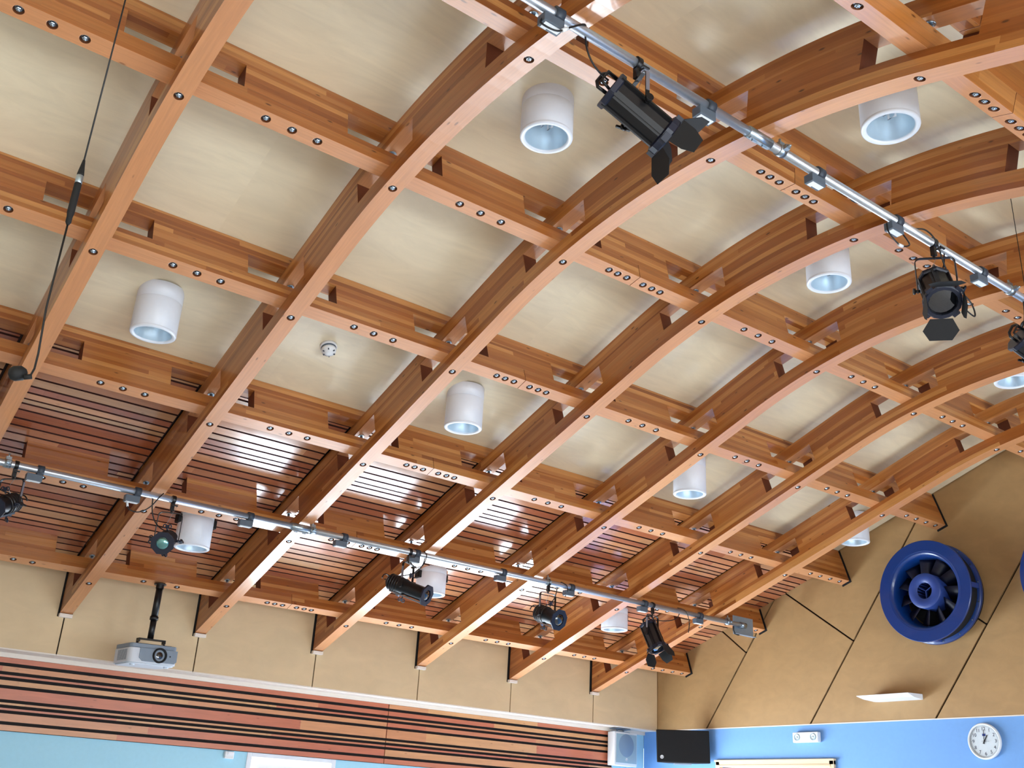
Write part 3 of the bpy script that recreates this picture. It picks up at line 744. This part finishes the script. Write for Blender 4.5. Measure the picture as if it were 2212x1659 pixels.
        for k, ang in enumerate((0, 90, 180, 270)):
            if k == 1 and kind == 'profile_spotlight': continue
            a = radians(ang); z = L*(.52 if k % 2 else .45)
            M = B @ Matrix.Rotation(a, 4, 'Z') @ Matrix.Translation((r+.040, 0, z)) @ Matrix.Rotation(-pi/2, 4, 'Z') @ Matrix.Rotation(radians(20*k), 4, 'Y')
            ring_knob(M).build('shutter_handle', [NAVY], root)
        mb = MB(); mb.tube([(r*.4*cos(a)*1.6, r*.7*sin(a)*1.2, -.028-.01*cos(a)) for a in [pi*k/8-pi/2 for k in range(9)]], .005, 8, M=B); mb.tube([(0,-.02,-.026),(0,-.02,.004)], .006, 8, M=B); mb.tube([(0,.02,-.026),(0,.02,.004)], .006, 8, M=B); mb.build('rear_handle', [BLACK], root)
    # cable and safety wire
    rear = Q-d*(L*.5-.01)+up*r*.6
    if cable_to is not None:
        e = Vector(cable_to)-P; pts = []
        cp = Vector((e.x, e.y, rear.z-.02))
        for k in range(15): t = k/14; pts.append(rear*(1-t)**2+cp*2*t*(1-t)+e*t*t)
        mb = MB(); mb.tube(pts, .0045, 8); mb.build('power_cable', [RUBBER], root)
    mb = MB(); sp = [Vector((.028,0,.024)), Vector((.03,-.02,-.04)), Q+up*(r+.05)+wv*.02, Q+up*(r+.004)-wv*.01]
    mb.tube(sp, .0013, 6); mb.build('safety_wire', [ZINC], root)
    return root
dA = (.84,-.21,-.49)
F1 = stage_light('fresnel_spotlight', onpipe(PA, 1.56), dA, .27, 'large black spotlight with open barn doors, nearest, at the top centre', L=.35, r=.075, cable_to=onpipe(PA, 1.25), doors=[(12,38),(102,8),(192,42),(282,40)])
F2 = stage_light('fresnel_spotlight', onpipe(PA, 3.904), (-.42,-.38,-.83), .31, 'black spotlight with barn doors and dark lens facing down, high on the right', L=.27, r=.086, cable_to=onpipe(PA, 4.02), doors=[(0,40),(90,0),(180,72),(270,0)])
F3 = stage_light('fresnel_spotlight', onpipe(PA, 4.99), (.80,-.30,-.50), .35, 'black spotlight cut off by the right edge of the photo', L=.35, r=.080, cable_to=onpipe(PA, 4.9))
G1 = stage_light('lens_spotlight', onpipe(PB, .209), (-.62,-.62,-.42), .28, 'black spotlight with bright lens cut by the left edge of the photo', L=.27, r=.068, cable_to=onpipe(PB, .0))
G2 = stage_light('lens_spotlight', onpipe(PB, 1.335), (-.42,-.82,-.40), .31, 'blue-black spotlight with glinting round lens facing the viewer, second on the lower pipe', L=.25, r=.066, cable_to=onpipe(PB, 1.18))
G3 = stage_light('profile_spotlight', onpipe(PB, 3.44), (.47,-.80,-.34), .31, 'long black profile spotlight pointing right, third on the lower pipe', L=.44, r=.072, cable_to=onpipe(PB, 3.6))
G4 = stage_light('profile_spotlight', onpipe(PB, 4.99), (.12,-.93,-.34), .31, 'shorter black profile spotlight with dark lens, fourth on the lower pipe', L=.33, r=.080, cable_to=onpipe(PB, 5.1))
G5 = stage_light('fresnel_spotlight', onpipe(PB, 6.36), (.10,-.42,-.90), .30, 'black spotlight with barn doors pointing down, last on the lower pipe', L=.30, r=.078, cable_to=onpipe(PB, 6.75), doors=[(0,8),(90,60),(180,25),(270,20)])

# loose cable loops at the socket boxes (the fixtures' tails wrapped on the pipe)
def cable(pts, lab, r=.0045, tagpos=None):
    P = [Vector(p) for p in pts]; sm = []
    for k in range(len(P)-1):
        p0 = P[max(k-1,0)]; p1 = P[k]; p2 = P[k+1]; p3 = P[min(k+2, len(P)-1)]
        for t in [j/6 for j in range(6)]:
            sm.append(.5*((2*p1)+(p2-p0)*t+(2*p0-5*p1+4*p2-p3)*t*t+(3*p1-p0-3*p2+p3)*t**3))
    sm.append(P[-1]); o = sm[0].copy(); root = empty('power_cable', o); tag(root, lab, 'cable', None)
    mb = MB(); mb.tube([p-o for p in sm], r, 8); mb.build('cord', [RUBBER], root)
    if tagpos is not None:
        k = int(tagpos*(len(sm)-2)); M = frame(sm[k]-o, sm[k+1]-sm[k]); mb = MB(); mb.cyl(r+.004, -.018, .018, 10, M); mb.build('cable_tag', [WHITEP], root)
    return root
def rel(P, x, dx, dy, dz): return onpipe(P, x)+Vector((dx, dy, dz))
cable([rel(PA,1.09,-.08,0,-.06), rel(PA,1.09,-.09,-.01,-.10), rel(PA,1.09,-.02,-.03,-.115), rel(PA,1.09,.05,-.04,-.06), rel(PA,1.09,.12,-.033,.0), rel(PA,1.09,.16,.0,.031)], 'black cable from the first upper socket box wrapped over the pipe', tagpos=.55)
cable([rel(PA,3.557,-.10,0,-.05), rel(PA,3.557,-.10,-.01,-.12), rel(PA,3.557,-.02,-.02,-.17), rel(PA,3.557,.07,-.02,-.13), rel(PA,3.557,.10,.03,-.03)], 'black looped cable with white tag under the fourth upper socket box', tagpos=.55)
cable([rel(PA,3.74,.0,.0,.03), rel(PA,3.8,.0,-.03,.03), rel(PA,3.86,.0,-.05,-.03), rel(PA,3.92,.02,-.04,-.16), rel(PA,3.95,.10,-.03,-.24), rel(PA,3.95,.24,-.03,-.30), rel(PA,3.95,.26,-.03,-.38), rel(PA,3.95,.14,-.03,-.36)], 'black cable curving beside the barn-door spotlight high on the right')
cable([rel(PB,1.061,-.06,0,-.09), rel(PB,1.061,-.04,-.01,-.14), rel(PB,1.061,.03,-.02,-.15), rel(PB,1.061,.10,-.035,-.10), rel(PB,1.061,.15,-.035,-.02), rel(PB,1.061,.19,0,.032)], 'black cable loop with white tag at the second lower socket box', tagpos=.1)
cable([rel(PB,3.513,-.07,-.02,-.09), rel(PB,3.513,-.02,-.03,-.13), rel(PB,3.513,.05,-.035,-.10), rel(PB,3.513,.08,-.035,-.01), rel(PB,3.513,.07,0,.033)], 'thin black cable looped at the fifth lower socket box', r=.004, tagpos=.35)
cable([rel(PB,5.14,0,0,.031), rel(PB,5.19,0,-.034,.0), rel(PB,5.21,0,-.02,-.06), rel(PB,5.2,0,-.0,-.10)], 'black cable wrapped on the pipe at the seventh lower socket box')
cable([rel(PB,6.72,0,0,.033), rel(PB,6.80,0,-.034,.01), rel(PB,6.86,0,-.03,-.08), rel(PB,6.87,0,-.01,-.20), rel(PB,6.9,0,0,-.10)], 'black cable hanging from the lower pipe before the ninth socket box', r=.004)

# ------------------------------------------------------------------ hanging microphone
mx, my = -.53, -5.968
zt = prof(4.97, H)[1]
root = empty('hanging_microphone', (mx, my, zt)); tag(root, 'black microphone hanging on a long thin cable at the left', 'microphone')
zk = Z0+.26-zt; zk2 = Z0+.02-zt; ze = Z0-.455-zt
mb = MB(); mb.tube([(0,0,-.002),(0,0,zk)], .0028, 8)
# points for the lower run, slight bend then hook to the capsule
pts = [(0,0,zk2),(.0,.0,zk2-.2),(.0,.0,zk2-.30),(.012,.012,ze+.03),(.012,.012,ze-.02),(.004,.004,ze-.05),(-.012,-.004,ze-.062)]
mb.tube(pts, .0032, 8); mb.build('cable', [RUBBER], root)
M = Matrix.Translation((0,0,zk)); mb = MB(); mb.lathe([(0,.0),(.004,0),(.011,-.055),(.011,-.062),(0,-.062)], 16, M); mb.build('cable_boot', [BLACKM], root)
mb = MB(); mb.lathe([(.0095,-.058),(.0115,-.062),(.0115,-.088),(.010,-.090)], 16, M); mb.build('collar', [ZINC], root)
mb = MB(); mb.lathe([(.010,-.088),(.0115,-.094),(.0115,-.20),(.009,-.215),(.009,-.235),(.004,-.245),(0,-.245)], 16, M); mb.build('preamp_barrel', [BLACKM], root)
mb = MB(); mb.lathe([(.0,.028),(.012,.024),(.022,.012),(.0225,-.01),(.016,-.022),(0,-.027)], 24, Matrix.Translation((-.028,.018,ze-.045)) @ Matrix.Rotation(1.2, 4, 'Y')); mb.build('foam_windscreen', [BLACKM], root)
mb = MB(); mb.cyl(.008, -.0, .022, 12, frame((-.012,.0,ze-.058), (1,-.3,.3))); mb.build('capsule_holder', [BLACKM], root)
# thin suspension wire near the right edge
zt2 = ceil_z(-6.70); root = empty('hanging_wire', (4.1, -6.70, zt2)); tag(root, 'thin black wire hanging down near the right edge of the photo', 'wire')
mb = MB(); mb.tube([(0,0,0),(0,0,Z0+.2-zt2)], .0022, 6); mb.build('cord', [RUBBER], root)
mb = MB(); mb.lathe([(0,.0),(.004,0),(.010,-.05),(.010,-.16),(.004,-.19),(0,-.19)], 12, Matrix.Translation((0,0,Z0+.2-zt2))); mb.build('preamp_barrel', [BLACKM], root)

# ------------------------------------------------------------------ projector
pz = prof(0, H)[1]; root = empty('projector', (1.815, .0, pz)); tag(root, 'grey and white projector on a black drop pole below the lowest purlin', 'projector')
zb = Z0-.36-pz
mb = MB(); mb.cyl(.052, -.012, 0, 20); mb.lathe([(.034,-.045),(.034,-.012)], 20); mb.cyl(.029, -.30, -.02, 20); mb.cyl(.036, -.315, -.285, 20); mb.cyl(.026, zb-.02, -.29, 20); mb.build('drop_pole', [BLACK], root)
Mp = Matrix.Translation((0,0,zb)) @ Matrix.Rotation(radians(7), 4, 'Z') @ Matrix.Rotation(radians(-2), 4, 'Y')
mb = MB(); mb.box((-.11,-.03,-.028),(.13,.03,-.018), M=Mp); mb.box((-.11,-.03,-.05),(-.10,.03,-.018), M=Mp); mb.box((.12,-.03,-.05),(.13,.03,-.018), M=Mp)
mb.tube([(-.105,0,-.05),(-.13,.0,-.075)], .008, 8, M=Mp); mb.tube([(.125,0,-.05),(.15,0,-.075)], .008, 8, M=Mp); mb.box((-.14,-.09,-.075),(.16,.09,-.068), M=Mp); mb.build('ceiling_mount', [BLACK], root)
cx = -.02
def rrect(w, h, r, n=6):
    P = []
    for cx_, cy_, a0 in ((w-r,h-r,0),(-w+r,h-r,90),(-w+r,-h+r,180),(w-r,-h+r,270)):
        for k in range(n+1): a = radians(a0+90*k/n); P.append((cx_+r*cos(a), cy_+r*sin(a)))
    return P
mb = MB(); Mb = Mp @ Matrix.Translation((cx, 0, 0)); mb.prism(rrect(.215,.165,.05), -.235, -.115, Mb, 0); mb.prism(rrect(.205,.155,.05), -.245, -.235, Mb, 0); mb.build('case_lower', [PROJL], root, bevel=.006)
mb = MB(); mb.prism(rrect(.21,.16,.045), -.1145, -.078, Mb); mb.build('case_upper', [PROJ], root, bevel=.006)
mb = MB(); mb.prism([(-.13,-.1145),(.205,-.1145),(.205,-.205),(.185,-.222),(-.10,-.222),(-.13,-.195)], -.172, -.1645, Mb @ Matrix(((1,0,0,0),(0,0,1,0),(0,1,0,0),(0,0,0,1)))); mb.build('front_panel', [PROJ], root, bevel=.002)
Ml = Mb @ frame((.045,-.160,-.165), (0,-1,0)); mb = MB(); mb.lathe([(.062,0),(.062,.026),(.050,.028),(.045,.008),(.040,.002)], 32, Ml); mb.build('lens_barrel', [BLACKM], root)
mb = MB(); pr = [(.041*sin(k*pi/2/6), .004+.012*cos(k*pi/2/6)) for k in range(7)]; mb.lathe(pr, 32, Ml); mb.build('lens', [LENSD], root)
mb = MB(); mb.cyl(.006,0,.010,12, Mb @ frame((.14,-.166,-.165),(0,-1,0))); mb.build('sensor_eye', [BLACK], root)
mb = MB()
for k in range(9): mb.box((-.2165,-.11+k*.02,-.215),(-.2145,-.10+k*.02,-.13), M=Mb)
mb.build('side_vent', [PROJ], root)
for sx in (-1, 1): mb = MB(); mb.cyl(.020, -.256, -.244, 16, Mb @ Matrix.Translation((sx*.15,-.10,0))); mb.build('foot', [PROJL], root)

# ------------------------------------------------------------------ fans on the end wall
def make_fan(y, z):
    root = empty('wall_fan', (XE, y, Z0+z)); F = frame((0,0,0), (-1,0,0))   # local z = out of the wall
    R_ = .492
    mb = MB(); mb.lathe([(R_-.10,.08),(R_-.004,.08),(R_,.084),(R_,.108),(R_-.006,.114),(R_-.10,.114)], 72, F); mb.build('rear_flange', [FANB], root)
    mb = MB(); mb.lathe([(R_-.14,.255),(R_-.135,.262),(R_-.004,.262),(R_,.268),(R_,.282),(R_-.004,.286)], 96, F, 0, False); mb.lathe([(R_-.004,.286),(R_-.105,.286)], 96, F, 0, False); mb.lathe([(R_-.105,.2862),(R_-.112,.2835),(R_-.120,.284),(R_-.128,.281),(R_-.138,.272),(R_-.147,.256),(R_-.155,.232),(R_-.160,.20),(R_-.162,.16),(R_-.162,.05)], 96, F); mb.build('inlet_cone', [FANB], root)
    mb = MB(); mb.lathe([(R_-.040,.0),(R_-.040,.255)], 64, F); mb.build('shroud', [BLACKM], root)
    for k in range(4):
        M = F @ Matrix.Rotation(k*pi/2+.02, 4, 'Z'); mb = MB(); mb.box((R_-.045,-.022,.112),(R_-.02,.022,.264), M=M); mb.build('spacer_tab', [FANH], root)
    for k in range(16):
        a = k*pi/8+.1; mb = MB(); mb.cyl(.007, .112, .118, 10, F @ Matrix.Translation(((R_-.02)*cos(a),(R_-.02)*sin(a),0))); mb.build('flange_bolt', [ZINC], root)
    mb = MB(); mb.lathe([(.078,.270),(.082,.278),(.166,.278),(.172,.272),(.172,.05)], 48, F); mb.lathe([(.078,.270),(.078,.08)], 32, F); mb.build('hub', [FANH], root)
    for k in range(3):
        M = F @ Matrix.Rotation(k*2*pi/3+pi, 4, 'Z'); mb = MB(); mb.box((0,-.003,.235),(.080,.003,.25), M=M); mb.build('hub_spoke', [FANH], root)
    mb = MB(); mb.cyl(.079, .06, .085, 24, F); mb.cyl(R_-.17, .03, .04, 48, F); mb.build('back_disc', [BLACKM], root)
    for k in range(11):
        M = F @ Matrix.Rotation(k*2*pi/11, 4, 'Z'); mb = MB()
        for q in range(5):
            ra, rb = .170+(R_-.170-.168)*q/5, .170+(R_-.170-.168)*(q+1)/5
            ta, tb = radians(48-14*q/5), radians(48-14*(q+1)/5)
            P = lambda r_, t_, s_: M @ Vector((r_, s_*.075*cos(t_), .16+s_*.075*sin(t_)))
            for off in (0,):
                mb.quad([P(ra,ta,-1),P(rb,tb,-1),P(rb,tb,1),P(ra,ta,1)], None, 0, True)
        o = mb.build('blade', [FAND], root, recalc=False); md = o.modifiers.new('t','SOLIDIFY'); md.thickness = .004
    return root
fan = make_fan(-3.40, .625); tag(fan, 'round blue wall fan fully in view on the plywood gable', 'fan', 'blue wall fans')
fan2 = copy_tree(fan); fan2.location = (XE, -4.86, Z0+.60); tag(fan2, 'round blue wall fan of which only a sliver shows at the right edge', 'fan', 'blue wall fans')

# ------------------------------------------------------------------ small things on the walls
root = empty('wall_uplight', (XE, -2.80, Z0-.33)); tag(root, 'slim white wedge uplight on the plywood gable below the fan', 'wall light')
mb = MB(); ya, yb = .292, -.295
arc = [(-.237, .018)]
sec = [(0,.030),(-.237,.020),(-.236,.014),(-.14,-.012),(0,-.022)]
N = 14
def row(t):   # the left end sweeps in with a curve
    y = ya+(yb-ya)*t; k = 1.0 if t > .22 else (.12+.88*math.sqrt(max(0, 1-((.22-t)/.22)**2)))
    return [(x, y, z if z > 0 else z*k) for x, z in sec]
R0 = [row(t) for t in [0,.02,.05,.09,.14,.2,.25,.5,.75,1.0]]
for a_, b_ in zip(R0[:-1], R0[1:]):
    for i in range(len(sec)-1): mb.quad([a_[i],a_[i+1],b_[i+1],b_[i]])
mb.quad(R0[0][::-1]); mb.quad(R0[-1])
mb.build('housing', [WHITE], root)
mb = MB(); mb.box((-.20,-.25,.018),(-.02,.25,.024)); mb.build('lamp_cover', [WHITEP], root)

root = empty('emergency_light', (XE+.004, -1.695, Z0-.668)); tag(root, 'white twin-lamp emergency light on the blue wall', 'emergency light')
mb = MB(); mb.box((-.055,-.165,-.052),(0,.165,.052)); mb.build('case', [WHITEP], root, bevel=.008)
for sy in (-1, 1):
    F = frame((-.055, sy*.105, 0), (-1,0,0)); mb = MB(); mb.lathe([(.036,0),(.036,.006),(.031,.008),(.029,.004)], 28, F); mb.build('lamp_ring', [GREYG], root)
    mb = MB(); mb.lathe([(.029,.003),(.015,.001),(.010,.001)], 28, F); mb.lathe([(.010,.001),(.009,.006),(0,.008)], 16, F); mb.build('lamp', [REFL], root)

# clock
root = empty('wall_clock', (XE+.004, -3.688, Z0-.750)); tag(root, 'round white wall clock showing one, on the blue wall', 'clock')
F = frame((0,0,0), (-1,0,0), (0,0,1))    # local z out, local x up
mb = MB(); mb.lathe([(.148,0),(.158,.006),(.160,.026),(.155,.036),(.146,.038),(.140,.028)], 64, F); mb.build('rim', [WHITEP], root)
mb = MB(); mb.lathe([(0,.020),(.142,.020)], 64, F); mb.build('dial', [WHITEP], root)
mb = MB()
for k in range(60):
    M = F @ Matrix.Rotation(k*pi/30, 4, 'Z'); l = .014 if k % 5 == 0 else .007; mb.box((.134-l,-.0009,.0202),(.134,.0009,.0208), M=M)
mb.build('minute_marks', [INK], root)
def text_mesh(txt, size, mat, name, parent, M, depth=.0004):
    cu = bpy.data.curves.new(name, 'FONT'); cu.body = txt; cu.size = size; cu.align_x = 'CENTER'; cu.align_y = 'CENTER'; cu.extrude = depth
    o = bpy.data.objects.new(name, cu); COL.objects.link(o)
    dg = bpy.context.evaluated_depsgraph_get(); me = bpy.data.meshes.new_from_object(o.evaluated_get(dg)); bpy.data.objects.remove(o); bpy.data.curves.remove(cu)
    me.materials.clear(); me.materials.append(mat); o = bpy.data.objects.new(name, me); COL.objects.link(o); o.parent = parent; o.matrix_basis = M
    return o
# text frame: x to the viewer's right (-y world), y up, z out of the wall (-x world)
TF = Matrix(((0,0,-1,0),(-1,0,0,0),(0,1,0,0),(0,0,0,1)))
for k in range(1, 13):
    a = pi/2-k*pi/6; text_mesh(str(k), .042, INK, 'numeral', root, Matrix.Translation((-.0206, -.108*cos(a), .108*sin(a))) @ TF)
mb = MB(); mb.box((-.0212,-.016,.045),(-.0204,.016,.066)); mb.build('maker_panel', [LOGOB], root)
def hand(ang, ln, w, z, nm, back=.025):
    a = radians(ang); M = Matrix.Rotation(-a, 4, 'X') if False else Matrix.Rotation(a, 4, 'X')
    mb = MB(); mb.box((-z-.001,-w,-back),(-z,w,ln), M=M); mb.build(nm, [INK if nm == 'second_hand' else BLACKM], root)
hand(32, .062, .0042, .024, 'hour_hand'); hand(2, .098, .0028, .026, 'minute_hand'); hand(92, .05, .0008, .028, 'second_hand')
mb = MB(); mb.cyl(.006, .02, .031, 16, F); mb.build('hand_hub', [BLACKM], root)
mb = MB(); mb.lathe([(0,.0345),(.143,.0335)], 64, F); o = mb.build('glass_cover', [CGLASS], root)

# speakers
def badge(root, M, r=.011):
    mb = MB(); mb.cyl(r, 0, .003, 24, M); b_ = mb.build('badge', [WHITEP], root)
    mb = MB(); mb.lathe([(r*.45,.0032),(r*.7,.0032)], 20, M, 0, False, radians(30), radians(330)); mb.build('badge_mark', [BLACKM], b_, recalc=False)
root = empty('wall_speaker', (7.88, .775, Z0-.78)); tag(root, 'small white speaker on the side wall beside the slats', 'speaker')
M = Matrix.Rotation(radians(4), 4, 'Z') @ Matrix.Rotation(radians(0), 4, 'X')
mb = MB(); mb.prism([(-.20,-.155),(.19,-.155),(.15,.0),(-.16,.0)], -.195, .185, M); mb.build('cabinet', [WHITEP], root, bevel=.006)
mb = MB(); mb.box((-.175,-.163,-.165),(.175,-.156,.165), M=M); mb.build('grille', [GREYG], root, bevel=.003)
mb = MB(); mb.lathe([(0,0),(.125,0),(.132,-.002)], 40, M @ frame((-.005,-.1645,.035), (0,-1,0))); mb.build('woofer_area', [plain('speaker_cone_grey', (120,146,170), .7)], root)
badge(root, M @ frame((.0,-.164,-.122), (0,-1,0)), .016)
mb = MB(); mb.box((-.12,-.10,.188),(.12,-.02,.196), M=M); mb.tube([(-.06,-.06,.19),(-.06,-.06,.225)], .009, 8, M=M); mb.tube([(.05,-.06,.19),(.05,-.06,.225)], .009, 8, M=M); mb.box((-.13,-.10,.222),(.13,.0,.230), M=M); mb.build('mounting_bracket', [STEEL], root)
ws = root
# black corner speaker
c1, c2 = Vector((7.82, .03, 0)), Vector((8.315, -.34, 0)); ctr = (c1+c2)/2
dr = (c2-c1).normalized(); nrm = Vector((0,0,1)).cross(dr) ; nrm = -nrm if nrm.y > 0 else nrm
wd = (c2-c1).length/2
root = empty('corner_speaker', (ctr.x, ctr.y, Z0-.755)); tag(root, 'black rectangular speaker set across the room corner', 'speaker')
M = Matrix((dr, -nrm, Vector((0,0,1)))).transposed().to_4x4() @ Matrix.Rotation(radians(-1.5), 4, 'Y')
mb = MB(); mb.prism([(-wd,0),(wd,0),(wd*.5,.16),(-wd*.5,.16)], -.178, .182, M); mb.build('cabinet', [BLACKM], root, bevel=.006)
mb = MB(); mb.box((-wd+.006,-.010,-.172),(wd-.006,-.001,.176), M=M); mb.build('grille', [FAB], root, bevel=.004)
badge(root, M @ frame((-wd+.06,-.010,-.118), (0,-1,0)), .020)
mb = MB(); mb.tube([(0,.15,.0),(.0,.32,0)], .016, 10, M=M); mb.box((-.1,.05,-.195),(.1,.12,-.18), M=M); mb.build('mounting_bracket', [STEEL], root)

# motion sensor near the window
root = empty('motion_sensor', (3.0, YS+.03, Z0-1.215)); tag(root, 'small white corner sensor under the slats left of the window', 'sensor')
mb = MB(); mb.box((-.045,-.045,-.035),(.045,0,.03)); mb.build('case', [WHITEP], root, bevel=.006)
mb = MB(); mb.box((-.02,-.052,.0),(.04,-.045,.028)); mb.build('sensor_eye', [BLIND], root, bevel=.002)

# ------------------------------------------------------------------ light
def area(name, loc, tgt, sx, sy, power, col=(1,1,1), spread=None):
    l = bpy.data.lights.new(name, 'AREA'); l.shape = 'RECTANGLE'; l.size = sx; l.size_y = sy; l.energy = power; l.color = col
    if spread: l.spread = radians(spread)
    o = bpy.data.objects.new(name, l); COL.objects.link(o); o.location = loc
    d = Vector(tgt)-Vector(loc); o.rotation_euler = d.to_track_quat('-Z', 'Y').to_euler(); return o
SKYC = (.86, .93, 1.0)
for k, (x0, x1, z0, z1) in enumerate(wins):
    area('window_daylight', ((x0+x1)/2, YS+.10, (z0+z1)/2), ((x0+x1)/2, -5, (z0+z1)/2-.4), x1-x0-.1, z1-z0-.1, (x1-x0)*(z1-z0)*WIN_P, SKYC)
for k, (x0, x1) in enumerate(((-3, 0), (1, 4), (5, 7.8))):
    area('window_daylight', ((x0+x1)/2, YR-.16, 1.3), ((x0+x1)/2, -4, .5), x1-x0-.12, 1.9, (x1-x0)*2.0*WIN_R, SKYC)
def sun_and_fill(rot, power, col, ang):
    l = bpy.data.lights.new('sun_and_fill', 'SUN'); l.energy = power; l.color = col; l.angle = radians(ang)
    o = bpy.data.objects.new('sun_and_fill', l); COL.objects.link(o); o.rotation_euler = rot; return o
sun_and_fill(Vector((-.10, -.62, -.78)).to_track_quat('-Z', 'Y').to_euler(), SUN_P, (1, .97, .92), 1.0)
sun_and_fill(Vector((.25, .72, -.65)).to_track_quat('-Z', 'Y').to_euler(), SUN_FILL, (1, .97, .92), 3.0)  # second sun, added opposite the first to bounce light off the floor
wd_ = bpy.data.worlds.new('World'); SC.world = wd_; wd_.use_nodes = True
wd_.node_tree.nodes['Background'].inputs[0].default_value = (.75, .87, 1, 1)
wd_.node_tree.nodes['Background'].inputs[1].default_value = WORLD_P

cam = bpy.data.cameras.new('Camera'); co = bpy.data.objects.new('Camera', cam); COL.objects.link(co)
Rr = ((0.80117156, -0.59608977, 0.05292553), (0.27182061, 0.28369138, -0.91958292), (0.53313946, 0.75112994, 0.38931495))
r, dn, fw = (Vector(v) for v in Rr)
M = Matrix((r, -dn, -fw)).transposed().to_4x4(); M.translation = (-1.002949, -9.106544, Z0-1.639662)
co.matrix_world = M; cam.sensor_width = 36; cam.lens = 2224.4589/2212*36; cam.clip_start = .05; cam.clip_end = 100
SC.camera = co
SC.view_settings.view_transform = 'Standard'; SC.view_settings.look = 'None'; SC.view_settings.gamma = 1
SC.view_settings.use_curve_mapping = False; SC.view_settings.exposure = EXPO
SC.render.engine = 'CYCLES'
SC.cycles.use_denoising = True; SC.cycles.max_bounces = 10; SC.cycles.diffuse_bounces = 6; SC.cycles.glossy_bounces = 4
SC.cycles.sample_clamp_indirect = 8
